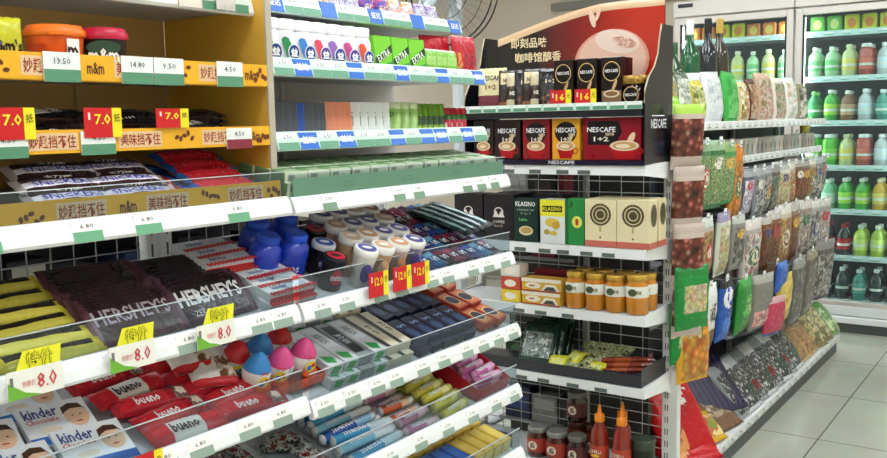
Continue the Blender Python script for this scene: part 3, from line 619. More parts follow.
# gum sachets with metallic covers
def slim(c1, c2, txt='5', seed=0): return bar(.115, .043, .014, c1, [(.1, .55, .1, .9, c2)], [(txt, .22, 0, .22, .4, '#e6ecf4')], c1, seed)
SL = [slim('#23357e', '#3f66c8'), slim('#7c2440', '#b84a66'), slim('#2a6a9a', '#7ab6d8'), slim('#45284f', '#7e4a7a'), slim('#3a1e28', '#8c2f48')]
for q in range(4):
    for j in range(8):
        put(SL[(j*2+q) % 5], 'gum_pack', on(rowsB, 4, .07+q*.062, 1.885+j*.0445, -2+U(-4, 4), 14, 0, .006+q*.007), f'{("blue","wine red","light blue","purple","dark red")[(j*2+q)%5]} slim gum pack, {ORD[j]} along in the {ORD[q]} file from the rail', 'gum pack', 'slim metallic gum packs')
TL = bar(.22, .03, .014, '#33484c', [(.05, .95, .3, .7, '#9fc4c4')], (), '#1f2c30', 15)
for k in range(4): put(TL, 'candy_roll', on(rowsB, 4, .15, 2.10+k*.036, 4, 12, -4, .052+.004*k), f'long teal and white candy roll across the far end of the gum packs, {ORD[k]} along', 'candy roll', 'long teal candy rolls')
# ---- E shelf
KC = B(); KC.box(-.062, .062, -.05, .05, 0, .014, M('#eef1f4', .35), .001)
F = Matrix.Translation((0, 0, .014)); KC.rect(-.062, .062, -.05, -.03, M('#2f6fc0'), F); KC.text('kinder', -.024, .028, .06, .026, M('#3a4a8a'), F, .0008, bold=.02); KC.text('Chocolate', -.026, .008, .058, .012, M('#c83a3a'), F, .0008)
KC.ell(.034, .004, .021, .026, M('#efc6a4'), F, .0006); KC.poly([(.012, .012), (.014, .03), (.03, .038), (.048, .034), (.056, .014), (.05, .022), (.03, .024), (.018, .018)], M('#4a2c1c'), F, .0009)
for e in (.027, .041): KC.ell(e, .006, .0022, .0016, M('#2a1a12'), F, .0012, 8)
KC.ell(.034, -.01, .007, .002, M('#b8544c'), F, .0012, 10); KC.ell(-.02, -.018, .02, .008, M('#e9ddc8'), F, .0006)
KCm = KC.mesh()
for q in range(3):
    for k in range(3):
        put(KCm, 'chocolate_box', on(rowsA, 5, .06+q*.075, .615+k*.137-q*.02, 84+U(-6, 6), 10, 0, .012+q*.006), f'blue-edged white chocolate box with a smiling child, {ORD[k]} along in the {ORD[q]} rank', 'chocolate box', 'white chocolate boxes with a child portrait')
BU = bar(.175, .05, .022, '#d0242e', [(.22, .68, 0, 1, '#ece6de')], [('bueno', -.06, 0, .34, .5, '#2a2226', .03)], '#c02830', 17)
BUD = bar(.175, .05, .022, '#a81c28', [(.08, .7, .2, .8, '#c8242f'), (.72, .9, .1, .9, mix_print(['#d6c6b6', '#5a2a1c', '#ead9c6'], 60))], [('bueno', -.08, 0, .3, .45, '#f0e4e0', .03)], '#b02430', 18)
for q in range(6):
    for k in range(2):
        put((BU if (q, k) in ((0, 0), (3, 0), (4, 1)) else BUD), 'wafer_bar', on(rowsA, 5, .03+q*.042, 1.068+k*.165-q*.012+U(-.008, .008), 90+U(-7, 7), 10, 0, .008+q*.005), f'{("all-red","white-banded")[(q, k) in ((0, 0), (3, 0), (4, 1))]} hazelnut wafer bar, {ORD[q]} from the rail in the {("near","far")[k]} column', 'wafer bar', 'red and white hazelnut wafer bars')
WK = pouch(.10, .13, .022, '#e9e6df', [(0, 1, 0, .14, '#c92c34'), (.55, 1, .15, .55, mix_print(['#d8a860', '#f0e8d8', '#7a4a24'], 40))], (), seed=12)
for k in range(2): put(WK, 'candy_pouch', on(rowsA, 5, .08+k*.035, 1.19-k*.02, 74+k*10, -74, 0, .038+k*.018), f'white wafer pouch with red foot lying on the wafer bars, the {("lower","upper")[k]} one', 'candy pouch', 'white wafer pouches')
def egg(c1, c2):
    b = B(); pr = []
    for i in range(15):
        t = i/14; z = .092*t; r = .031*math.sin(PI*t**.9)**.62 if 0 < t < 1 else .0006
        pr.append((r, z, M('#f3f1ef', .2) if t < .52 else M(c1, .2)))
    b.lathe(pr, M(c1), 22)
    F = Matrix.Rotation(R(-18), 4, 'Z') @ FR(0, .061, 0, 'F'); b.ell(.002, .022, .02, .012, M('#ef6a2c', .3), F, .0016); b.ell(0, .036, .014, .013, M('#f2d23a', .3), F, .0022); b.ell(-.004, .033, .006, .007, M('#3a76c8', .3), F, .0028); b.ell(.006, .039, .005, .005, M(c2, .3), F, .0032)
    b.text('Joy', 0, .056, .02, .01, M('#d0282c'), F, .0022, bold=.03)
    return b.mesh()
EG = [egg('#3f92dc', '#d0282c'), egg('#ee5a9c', '#d0282c'), egg('#cf2e34', '#3a76c8')]
et = B(); et.box(-.11, .11, -.085, .085, 0, .004, M('#c92b2b', .3)); et.box(-.11, .11, -.087, -.085, 0, .022, M('#e45a3a', .3)); et.box(-.11, .11, .085, .087, 0, .03, M('#c92b2b', .3)); et.box(-.112, -.11, -.087, .087, 0, .022, M('#c92b2b', .3)); et.box(.11, .112, -.087, .087, 0, .022, M('#c92b2b', .3))
MT = on(rowsA, 5, .125, 1.352, 90); put(et.mesh(), 'egg_tray', MT, 'red card tray holding the chocolate eggs', 'tray')
k = 0
for q in range(2):
    for j in range(3):
        c = EG[2] if q else EG[(0, 1, 1)[j]]
        if q and j % 2: c = EG[(q+j) % 2]
        put(c, 'chocolate_egg', MT @ Matrix.Translation((-.07+.07*j, -.045+.068*q, .0042)) @ Euler((R(U(-8, 8)), R(U(-8, 8)), R(U(-30, 10)))).to_matrix().to_4x4(), f'upright white chocolate egg with {("blue","pink","red")[EG.index(c)]} top, {ORD[j]} along in the {ORD[q]} rank from the rail', 'chocolate egg', 'chocolate eggs in a red tray')
GW = carton(.16, .048, .026, '#c7ccd0', [('T', 'r', .05, .6, .1, .9, '#d9dde0'), ('T', 't', '益达', .35, .5, .3, .5, '#7d8a92'), ('T', 'p', [(.72, .2), (.82, .8), (.97, .6), (.9, .15)], '#3c9a52'), ('R', 'p', [(.1, .2), (.3, .9), (.9, .7), (.7, .1)], '#3c9a52'), ('L', 'r', 0, 1, 0, 1, '#9aa2a8')])
GC = carton(.16, .048, .026, '#d8cfb8', [('T', 'r', .0, 1, .0, .3, '#3c3c40'), ('T', 't', '炫迈', .5, .65, .3, .4, '#6e6448')])
GD = carton(.16, .048, .026, '#8e9496', [('T', 'r', .1, .9, .15, .85, '#33383c'), ('T', 't', '炫迈', .5, .5, .3, .5, '#c8cdd2')])
for q in range(2):
    for j in range(6):
        g = (GW, GW, GD, GW, GC, GC)[j]; nm = {GW: 'silver gum box with green leaf', GD: 'grey gum box with black label', GC: 'cream gum box with black edge'}[g]
        put(g, 'gum_box', on(rowsB, 5, .10+q*.165, 1.488+j*.0515, -2+U(-1, 1), 0, 0, .001), f'{nm}, {ORD[j]} along in the {("front","rear")[q]} rank on the egg shelf', 'gum box', 'long gum boxes laid front to back')
        put(g, 'gum_box', on(rowsB, 5, .10+q*.165+.006, 1.488+j*.0515, -2+U(-3, 3), 0, 0, .0305), f'{nm}, {ORD[j]} along in the {("front","rear")[q]} rank, upper layer', 'gum box', 'long gum boxes laid front to back')
DBx = carton(.11, .05, .022, '#28304a', [('T', 'r', .1, .9, .15, .85, '#1a2138'), ('T', 't', '5', .3, .5, .12, .6, '#8fb0e0'), ('T', 'e', .65, .5, .2, .3, '#4a6290')])
for q in range(3):
    for j in range(5):
        put(DBx, 'mint_box', on(rowsB, 5, .075+q*.115, 1.815+j*.054, 4+U(-5, 5), 0, 0, .001+.0226*(j % 2 == 0)*0), f'dark navy mint box, {ORD[j]} along in the {ORD[q]} rank on the egg shelf', 'mint box', 'dark navy mint boxes')
        if q < 2: put(DBx, 'mint_box', on(rowsB, 5, .08+q*.115, 1.817+j*.054, 4+U(-7, 7), 0, 0, .0240), f'dark navy mint box, {ORD[j]} along in the {ORD[q]} rank, upper layer', 'mint box', 'dark navy mint boxes')
OR_ = carton(.085, .06, .024, '#b5442e', [('T', 'r', .08, .92, .1, .9, '#d9824a'), ('T', 'e', .5, .5, .26, .36, '#2c2c4c'), ('T', 'o', .5, .5, .3, .42, .03, '#f0dca0')])
for q in range(4):
    for j in range(2): put(OR_, 'candy_box', on(rowsB, 5, .06+q*.088, 2.12+j*.068, 8+U(-3, 3), 0, 0, .012+.004*q), f'orange and brown candy box with dark round emblem, {ORD[j]} along in the {ORD[q]} rank', 'candy box', 'orange and brown candy boxes')
RBX = carton(.09, .05, .062, '#a5232e', [('F', 'r', .1, .8, .35, .75, '#e6ddd6'), ('F', 'bar', .15, .4, .55, .3, '#333333')])
for q in range(2):
    for lay in range(2): put(RBX, 'carton_box', on(rowsB, 5, .36, 2.19-q*.1, 90, 0, 0, .001+lay*.064), f'red card box with white barcode, {("lower","upper")[lay]} of the stack {("at","inside")[q]} the far end', 'carton box', 'red barcode boxes')
for lay in range(2): put(RBX, 'carton_box', on(rowsB, 5, .30, 2.19, 90, 0, 0, .001+lay*.064), f'red card box end-on by the far post, {("lower","upper")[lay]} of two', 'carton box', 'red barcode boxes')
# ---- F shelf
def roll(c, c2, txt, L=.13, r=.0105, wrap='#dfe6ea'):
    b = B(); X = Matrix.Translation((0, 0, r)) @ Matrix.Rotation(PI/2, 4, 'Y')
    b.lathe([(.003, -L/2, foil(wrap)), (r*.95, -L/2+.003), (r, -L/2+.004, foil(c)), (r, L*.1, foil(c2)), (r, L/2-.02, foil(wrap)), (r*.95, L/2-.003), (.003, L/2)], foil(c), 12, X)
    b.text(txt, -L*.1, 0, L*.45, r*1.1, M('#f2f4f8'), Matrix(), 0, zf=lambda x, y: r+math.sqrt(max(0, r*r-y*y))+.0006, bold=.03)
    return b.mesh()
MN = [roll(c, d, 'mentos', L=.20, r=.0125) for c, d in (('#4aa6d8', '#cfe4f0'), ('#2a5cae', '#9cc8e8'), ('#87cbe8', '#f0f4f6'))]
for q in range(9):
    for lay in range(2):
        put(MN[(q+lay*2) % 3], 'mint_roll', on(rowsB, 6, .02+q*.0265+.013*lay, 1.60-.012*lay+U(-.012, .012), 90+U(-4, 4), 0, 0, .001+lay*.021), f'{("sky blue","deep blue","pale blue")[(q+lay*2)%3]} long mint roll, {ORD[q]} from the rail in the {("lower","upper")[lay]} layer', 'mint roll', 'blue and white mint rolls')
OG = roll('#d8683c', '#e8c0a0', 'mentos', L=.13, r=.012); PK = roll('#c77fa8', '#f0d0d8', 'mentos', L=.13, wrap='#e4c2cc', r=.012)
for q in range(8):
    put((OG, PK)[(q//2+1) % 2], 'mint_roll', on(rowsB, 6, .02+q*.027, 1.785, 90+U(-5, 5), 0, 0, .001+.01*(q % 2)), f'{("orange","pink")[(q//2+1)%2]} mint roll next to the blue rolls, {ORD[q]} from the rail', 'mint roll', 'orange and pink mint rolls')
YR = roll('#d9cf4a', '#ece79a', 'mentos', wrap='#d8cc62', r=.013)
for q in range(7):
    for lay in range(2): put(YR, 'mint_roll', on(rowsB, 6, .022+q*.03+lay*.014, 1.94-.02*lay, 90+U(-7, 7), 0, 0, .001+.0235*lay), f'lemon yellow mint roll, {ORD[q]} from the rail in the {("lower","upper")[lay]} layer', 'mint roll', 'lemon yellow mint rolls')
rb = B(); c = M('#c4202f', .32)
rb.box(-.085, .085, -.13, .13, 0, .003, c); rb.box(-.085, .085, -.132, -.13, 0, .035, c); rb.box(-.085, .085, .13, .132, 0, .075, c)
for sx in (-1, 1): rb.add([(sx*.085+a, y, z) for a in (0, .002) for y, z in ((-.132, 0), (.132, 0), (.132, .075), (.03, .06), (-.132, .035))], [(0, 1, 2, 3, 4), (9, 8, 7, 6, 5)]+[(i, (i+1) % 5, (i+1) % 5+5, i+5) for i in range(5)], c)
MB_ = on(rowsB, 6, .145, 2.135, 90, 0, 0, .002); put(rb.mesh(), 'display_box', MB_, 'open red card display box filled with pink rolls', 'display box')
PR = roll('#d070b4', '#efb9dc', 'mentos', L=.12, r=.013, wrap='#e6a8d0')
for q in range(7):
    for lay in range(2): put(PR, 'candy_roll', MB_ @ Matrix.Translation((.004+.02*(q % 2), -.10+.03*q, .005+.02*lay)) @ Euler((0, 0, R(U(-8, 8)))).to_matrix().to_4x4(), f'pink candy roll in the red display box, {ORD[q]} from the rail in the {("lower","upper")[lay]} layer', 'candy roll', 'pink candy rolls in the red box')
TW = bar(.09, .035, .02, mix_print(['#1f3a24', '#7a1c22', '#cfd6cc', '#2a2a2c'], 55), (), (), '#b9c2bc', 20); TR = bar(.09, .035, .02, mix_print(['#8c1a26', '#b83038', '#e0d8d0', '#3a1418'], 45), (), (), '#c0485a', 21)
for q in range(3):
    for j in range(11):
        if j < 4: continue
        put((TR, TW)[j > 6], 'wrapped_candy', on(rowsA, 6, .06+q*.08, .78+j*.05, 10+U(-35, 35), 0, 0, .002+.008*((j+q) % 3)), f'{("dark red","dark green and silver")[j>6]} wrapped candy, {ORD[j-4]} along in the {ORD[q]} rank', 'wrapped candy', 'wrapped candies on the low near shelf')
for q in range(2):
    for j in range(3): put(TW, 'wrapped_candy', on(rowsB, 6, .06+q*.08, 1.39+j*.03, 30+U(-35, 35), 0, 0, .002+.012*(j % 2)), f'dark green and silver wrapped candy past the bay joint, {ORD[j]} along in the {("front","rear")[q]} rank', 'wrapped candy', 'wrapped candies past the joint')
# ---- G shelf
GX = carton(.10, .048, .04, '#d8b23e', [('T', 'r', .05, .95, .15, .85, '#e6cc62'), ('R', 'r', .1, .9, .1, .9, '#f0dc80')]); BX = carton(.10, .048, .04, '#2c58b0', [('T', 'r', .05, .95, .15, .85, '#3f76cc')])
for q in range(3):
    for j in range(9):
        g = BX if (j < 5 and q == 0) else GX
        put(g, 'candy_box', on(rowsB, 7, .075+q*.108, 1.81+j*.049, 2+U(-1, 1), 0, 0, .001), f'{("gold","blue")[g is BX]} candy box, {ORD[j]} along in the {ORD[q]} rank of the lowest shelf in view', 'candy box', 'gold and blue candy boxes')
put(carton(.16, .2, .30, '#1f2350', [('F', 'r', .1, .9, .6, .8, '#2c3270')], .004), 'storage_box', at(-1.55, 2.36, .30, 80), 'tall navy box standing on a low stool past the shelf end', 'storage box')
b = B(); b.box(-.12, .12, -.13, .13, .28, .298, M('#55524e', .5), .003); st = b.mesh(); lg = B(); lg.box(-.015, .015, -.015, .015, 0, .28, M('#45423e', .5), .002)
sr = link('low_stool', None, None, at(-1.55, 2.38, 0)); tag(sr, 'low dark stool under the tall navy box', 'stool'); link('seat', st, sr)
lm = lg.mesh()
for sx in (-1, 1):
    for sy in (-1, 1):
        o = link('leg', lm, sr); o.location = (sx*.1, sy*.11, 0)
# ---- goods seen through the mesh behind the shelves
BG = [carton(.14, .1, .1, '#3a4a78', [('R', 'r', .1, .9, .2, .8, '#c9ccd2')]), carton(.16, .1, .12, '#2a2a30', [('R', 'r', .1, .9, .1, .9, '#d9d6c8'), ('R', 't', '6.5', .7, .25, .3, .15, '#333333')]), carton(.12, .1, .08, '#c8ccd4', [('R', 'r', 0, 1, .3, .7, '#4a5aa8')])]
sb = link('storage_shelving', None, None, at(0, 0, 0)); tag(sb, 'grey low rear shelving seen through the wire mesh', 'shelving unit')
b = B(); b.box(-2.22, -2.20, .2, 2.1, 0, 1.75, M('#6a6c70', .6)); link('back_panel', b.mesh(), sb)
for z in (.9, 1.18, 1.36): b = B(); b.box(-2.20, -1.87, .2, 2.1, z, z+.015, M('#8b8e91', .5)); link('shelf', b.mesh(), sb)
for k in range(11): put(BG[k % 3], 'goods_box', at(-1.99, .48+k*.155, 1.1955, 0), f'{("blue","black with pale card","grey and blue")[k%3]} box seen through the mesh, {ORD[k]} from the near end', 'box', 'boxes behind the wire mesh')
# ================================================================== END RACK (coffee, jars)
EX0, EX1, EYF, EYB = -2.15, -1.268, 3.09, 3.36
er = link('end_rack', None, None, at(0, 0, 0)); tag(er, 'white wire backed end rack of coffee, tea, jars and sauces facing the gum shelf end', 'shelving unit')
def slotted(x0, x1, y0, y1, z1, par, name='post'):
    b = B(); b.box(x0, x1, y0, y1, 0, z1, M('#e6e6e2', .35), .002); F = Matrix(((1, 0, 0, (x0+x1)/2), (0, 0, -1, y0), (0, 1, 0, 0), (0, 0, 0, 1)))
    for i in range(int(z1/.05)-1):
        for dx in ((-.008,) if x1-x0 < .04 else (-.018, -.008)): b.rect(dx-.002, dx+.002, .04+i*.05, .066+i*.05, M('#3f4244'), F, .0006)
    return link(name, b.mesh(), par)
slotted(-1.302, -1.238, 3.362, 3.40, 1.62, er); slotted(EX0-.03, EX0, 3.36, 3.40, 1.70, er)
b = B(); mesh_panel(b, 3.375, EX0, -1.275, .14, 1.62, .095, .045, .0018, M('#b9bbba', .35, .5), 'x'); link('back_mesh', b.mesh(), er)
ELEV = (1.435, 1.125, .875, .60, .235)
esh = []
for i, z in enumerate(ELEV):
    b = B(); b.box(EX0, EX1, EYF+.012, 3.355, z-.014, z, M('#cfd2d2', .4), .001)
    h = .036; b.X = Matrix.Translation((0, EYF, z-.038)) @ Matrix.Rotation(0, 4, 'Z')
    b.prism([(EX0, 0), (EX1, 0), (EX1, h), (EX0, h)], 0, .014, WHITE); b.X = Matrix()
    e = link('shelf', b.mesh(), er); esh.append(e)
    for xx in (EX1, EX0-.004):
        b = B(); vs = [(EYF, z-.038), (EYF, z), (3.36, z+.012), (3.36, z-.085), (3.30, z-.06)]
        b.add([(xx+a, v[0], v[1]) for a in (0, .004) for v in vs], [(0, 1, 2, 3, 4), (9, 8, 7, 6, 5)]+[(k, (k+1) % 5, (k+1) % 5+5, k+5) for k in range(5)], WHITE); link('bracket', b.mesh(), e)
    for xx in ((-1.84, -1.72, -1.60, -1.51), (-1.79, -1.68, -1.60, -1.50, -1.41), (-1.80, -1.70, -1.58), (-1.79, -1.69, -1.56, -1.44), (-1.6,))[i]:
        b = B(); b.box(xx-.026, xx+.026, EYF-.0035, EYF-.0005, z-.035, z-.005, M('#edeeea', .3)); b.rect(xx-.026, xx+.026, z-.035, z-.020, M('#5f6b66'), Matrix(((1, 0, 0, 0), (0, 0, -1, EYF-.0035), (0, 1, 0, 0), (0, 0, 0, 1))), .0004)
        link('price_tag', b.mesh(), e)
def eat(x, z, dy=.04, rz=0, rx=0): return at(x, EYF+dy, z+.001, rz, rx)
# --- header board and coffee tray
hd = link('coffee_display', None, None, at(0, 0, 0)); tag(hd, 'black and red curved coffee display header with dark side panels and a lower tray', 'display stand')
def redblack():
    m = bpy.data.materials.new('header_print'); m.use_nodes = True; n = m.node_tree.nodes; l = m.node_tree.links; p = n['Principled BSDF']
    tc = n.new('ShaderNodeTexCoord'); mp = n.new('ShaderNodeSeparateXYZ'); l.new(tc.outputs['Object'], mp.inputs[0])
    mr = n.new('ShaderNodeMapRange'); mr.inputs['From Min'].default_value = -1.84; mr.inputs['From Max'].default_value = -1.40; l.new(mp.outputs['X'], mr.inputs['Value'])
    rp = n.new('ShaderNodeValToRGB'); e = rp.color_ramp.elements; e[0].color = lin('#191012'); e[1].color = lin('#c8321f'); x = e.new(.45); x.color = lin('#8a1b18')
    l.new(mr.outputs[0], rp.inputs[0]); l.new(rp.outputs[0], p.inputs['Base Color']); p.inputs['Roughness'].default_value = .16; return m
def hy(x):      # curved board: y as a function of x
    t = (x+1.64)/.40; return 3.27+.055*(1-t*t)
def htop(x):
    t = min(1, max(0, (x+2.0)/.74)); return 1.945+.115*math.sin(min(1, t*1.35)*PI/2)-.02*max(0, t-.6)
b = B(); n = 28; vs = []; x0, x1 = -2.0, -1.27
for off in (0, .006):
    for i in range(n+1):
        x = x0+(x1-x0)*i/n; vs += [(x, hy(x)+off, 1.64), (x, hy(x)+off, htop(x)-.03), (x, hy(x)+off, htop(x))]
N = 3*(n+1); fs = []; ms = []; RBm = redblack(); ED = M('#d8b48e', .3)
for i in range(n):
    for k in (0, 1):
        fs.append((i*3+k, i*3+3+k, i*3+4+k, i*3+1+k)); ms.append(RBm if k == 0 else ED); fs.append((N+i*3+k, N+i*3+1+k, N+i*3+4+k, N+i*3+3+k)); ms.append(DARK)
    fs.append((i*3+2, i*3+5, N+i*3+5, N+i*3+2)); ms.append(ED)
b.add(vs, fs, ms, True)
HF = Matrix(((1, 0, 0, 0), (0, 0, -1, 0), (0, 1, 0, 0), (0, 0, 0, 1)))
hz = lambda x, y: -hy(x)
b.text('即刻品味', -1.865, 1.925, .155, .042, M('#f1ddb0', .3), HF, .003, zf=hz, bold=.02); b.text('咖啡馆醇香', -1.825, 1.865, .20, .042, M('#f1ddb0', .3), HF, .003, zf=hz, bold=.02)
def hell(cx, cz, rx, rz_, col, w, n=28, rot=0, a0=0, a1=2*PI):
    vs = [(cx, cz, hz(cx, 0)+w)]
    for j in (.34, .67, 1):
        for k in range(n):
            a = 2*PI*k/n; u = rx*j*math.cos(a); v = rz_*j*math.sin(a); x = cx+u*math.cos(rot)-v*math.sin(rot); y = cz+u*math.sin(rot)+v*math.cos(rot); vs.append((x, y, hz(x, 0)+w))
    fs = [(0, 1+k, 1+(k+1) % n) for k in range(n)]
    for j in range(2): fs += [(1+j*n+k, 1+(j+1)*n+k, 1+(j+1)*n+(k+1) % n, 1+j*n+(k+1) % n) for k in range(n)]
    b.add(vs, fs, col, True, HF)
hell(-1.50, 1.83, .165, .125, M('#e8a48c', .25), .003); hell(-1.50, 1.835, .15, .112, M('#f0c4ae', .25), .004); hell(-1.475, 1.905, .10, .045, M('#f6dccb', .25), .005, rot=-.2)
hell(-1.445, 1.90, .055, .02, mix_print(['#8a4a38', '#e6b9a2', '#c88a70', '#f0d2c0'], 40), .006, rot=-.25); hell(-1.585, 2.0, .012, .035, M('#f1cdb8', .3), .005, rot=.3); hell(-1.56, 2.015, .008, .028, M('#f1cdb8', .3), .006, rot=-.4)
link('header_board', b.mesh(), hd)
# side panels: full depth below, narrowing in an S curve to the top
for xx, nm in ((-1.268, 1), (-2.04, 0)):
    b = B(); cv = [(3.345, 1.44), (3.075, 1.44), (3.075, 1.66), (3.082, 1.71), (3.115, 1.755), (3.165, 1.79), (3.20, 1.84), (3.215, 1.90), (3.235, 1.95), (3.345, 1.95)]
    k = len(cv); b.add([(xx+a, c[0], c[1]) for a in (0, .005) for c in cv], [tuple(range(k)), tuple(range(k, 2*k))[::-1]]+[(i, (i+1) % k, (i+1) % k+k, i+k) for i in range(k)], M('#15171c', .22))
    b.tube([(xx+.0025, c[0]-.001, c[1]) for c in cv[2:9]], .003, M('#b9a98c', .3), 6)
    if nm:
        b.text('NESCAFE', 3.205, 1.585, .15, .035, M('#e6e8ee', .3), Matrix(((0, 0, 1, xx+.005), (1, 0, 0, 0), (0, 1, 0, 0), (0, 0, 0, 1))), .0012, bold=.014); b.rect(3.14, 3.26, 1.612, 1.616, M('#e6e8ee', .3), Matrix(((0, 0, 1, xx+.005), (1, 0, 0, 0), (0, 1, 0, 0), (0, 0, 0, 1))), .0012)
        for q in range(5): b.ell(3.17+q*.02, 1.50-.004*(q % 2), .008, .03, M('#1f2d44', .2), Matrix(((0, 0, 1, xx+.005), (1, 0, 0, 0), (0, 1, 0, 0), (0, 0, 0, 1))), .0008)
    link('side_panel', b.mesh(), hd)
b = B(); b.box(-2.035, -1.27, 3.078, 3.33, 1.436, 1.452, M('#1c1630', .3)); F = Matrix(((1, 0, 0, 0), (0, 0, -1, 3.078), (0, 1, 0, 0), (0, 0, 0, 1)))
b.text('NESCAFE', -1.60, 1.4445, .11, .014, M('#e8e8f0', .3), F, .0008, bold=.014); b.text('CAFE', -1.89, 1.4445, .06, .014, M('#e8e8f0', .3), F, .0008, bold=.03); link('base_plinth', b.mesh(), hd)
TZ = 1.645
b = B(); b.box(-2.035, -1.27, 3.078, 3.30, TZ-.01, TZ, M('#1a1c20', .3)); b.box(-2.10, -1.272, 3.066, 3.072, TZ-.006, TZ+.022, M('#cfe6da', .3)); b.box(-2.10, -1.272, 3.066, 3.30, TZ-.03, TZ-.01, M('#17191c', .4))
tr_ = link('tray', b.mesh(), hd)
for x in [-2.045+.068*i for i in range(12)]:
    b = B(); b.box(x-.028, x+.028, 3.062, 3.065, TZ-.003, TZ+.021, M('#eef2ee', .3)); b.rect(x-.028, x+.028, TZ-.003, TZ+.009, M('#5f9a7c'), Matrix(((1, 0, 0, 0), (0, 0, -1, 3.062), (0, 1, 0, 0), (0, 0, 0, 1))), .0004); link('price_tag', b.mesh(), tr_)
E_IT = lambda x, dy=.04, rz=0, rx=0: at(x, 3.08+dy, TZ+.001, rz, rx)
# tall coffee packs
def tall(c, cup):
    b = B(); w, d, h = .083, .045, .186; b.box(-w/2, w/2, -d/2, d/2, 0, h, M('#20130f', .25), .002); F = FR(w, d, h, 'F')
    b.ring(0, h*.72, .034, .036, .003, M('#d9b878', .25), F, .0008); b.ell(0, h*.72, .030, .032, M('#15100e', .25), F, .0005); b.text('NESCAFE', 0, h*.73, .052, .012, M('#f2f2f2'), F, .0012, bold=.014)
    b.rect(-w*.46, w*.46, .004, h*.34, M(c, .3), F, .0005); b.ell(0, h*.28, .032, .014, M('#e8d6bc', .3), F, .0009); b.ell(0, h*.28, .025, .009, M(cup, .3), F, .0012); b.ell(.012, h*.44, .006, .024, M('#c9a27c', .3), F, .0012, rot=-.4)
    return b.mesh()
for k, (x, c, p) in enumerate(((-1.605, '#a47a52', '#c07a48'), (-1.508, '#a8683e', '#b44a34'), (-1.408, '#8a6a4a', '#8a6440'))):
    put(tall(c, p), 'coffee_pack', E_IT(x, .05, U(-3, 3)), f'tall dark coffee pack with gold ring logo, {ORD[k]} from the sachets', 'coffee pack', 'tall coffee packs on the tray')
    put(tall(c, p), 'coffee_pack', E_IT(x, .105), f'tall dark coffee pack standing directly behind the {ORD[k]} front pack', 'coffee pack', 'tall coffee packs on the tray')
C16 = card_red(.088, .072, '16', '元')
put(C16, 'price_card', at(-1.600, 3.075, TZ+.001, 0), 'red and yellow 16 price card before the first tall coffee pack', 'price card', 'red 16 price cards'); put(C16, 'price_card', at(-1.497, 3.075, TZ+.001, 0), 'red and yellow 16 price card before the second tall coffee pack', 'price card', 'red 16 price cards')
jb = B(); jb.lathe([(.036, 0), (.043, .005), (.045, .04), (.043, .075), (.034, .088)], juice('#2a150e'), 26); jb.ell(0, .045, .03, .03, M('#181210', .25), FR(0, .0915, 0, 'F'), .002); jb.ring(0, .045, .03, .03, .003, M('#c9a870', .25), FR(0, .0915, 0, 'F'), .0025); jb.text('NESCAFE', 0, .045, .045, .01, M('#eee6da'), FR(0, .0915, 0, 'F'), .003)
jl = B(); jl.lathe([(.046, .084), (.048, .086), (.048, .112), (.045, .115)], M('#a8843f', .28, .5), 26)
JAR = [('jar', jb.mesh()), ('lid', jl.mesh())]
put(JAR, 'coffee_jar', E_IT(-1.322, .055), 'squat dark coffee jar with gold lid at the end of the tray', 'coffee jar')
# sachets and small boxes at the other side
SA = [pouch(.075, .13, .018, '#2a1c18', [(.1, .9, .62, .9, '#d8c8a0'), (.0, 1, .0, .18, '#8a5a3a')], [('NESCAFE', 0, .24, .6, .1, '#2a1a14', .03)], seed=33), pouch(.075, .12, .018, '#cfc0a0', [(.0, 1, .3, .62, '#3a2820')], [('NESCAFE', 0, -.05, .7, .11, '#f0e8d8', .03)], seed=34), pouch(.075, .125, .018, '#1f1a1c', [(.2, .8, .1, .5, mix_print(['#e0d4c0', '#7a4a30', '#2a1c18'], 60))], [('1+2', 0, .2, .4, .1, '#e8dcc0', .03)], seed=35)]
put(pouch(.10, .145, .03, '#ddd2a0', [(0, 1, .0, .35, '#7a3a44')], [('NESCAFE', 0, .26, .8, .12, '#2a1a14', .03), ('1+2', 0, .05, .4, .12, '#8a2a30', .03)], seed=36), 'coffee_pouch', E_IT(-1.94, .045, 10, -8) @ Matrix.Scale(1.2, 4), 'large cream coffee pouch standing first on the tray below the slogan', 'coffee pouch')
for k in range(6):
    for q in range(2): put(SA[(k+q) % 3], 'coffee_sachet', E_IT(-1.845+.036*k, .035+q*.05, 24, -10) @ Matrix.Scale(1.25, 4), f'dark and cream coffee sachet leaning in the file, {ORD[k]} along in the {("front","rear")[q]} row', 'coffee sachet', 'coffee sachets on the tray')
put(carton(.09, .05, .06, '#1c2230', [('F', 'r', .1, .9, .3, .7, '#2b3a5a')]), 'coffee_box', at(-1.80, 3.235, TZ+.001+.0), 'small navy box behind the coffee sachets', 'coffee box')
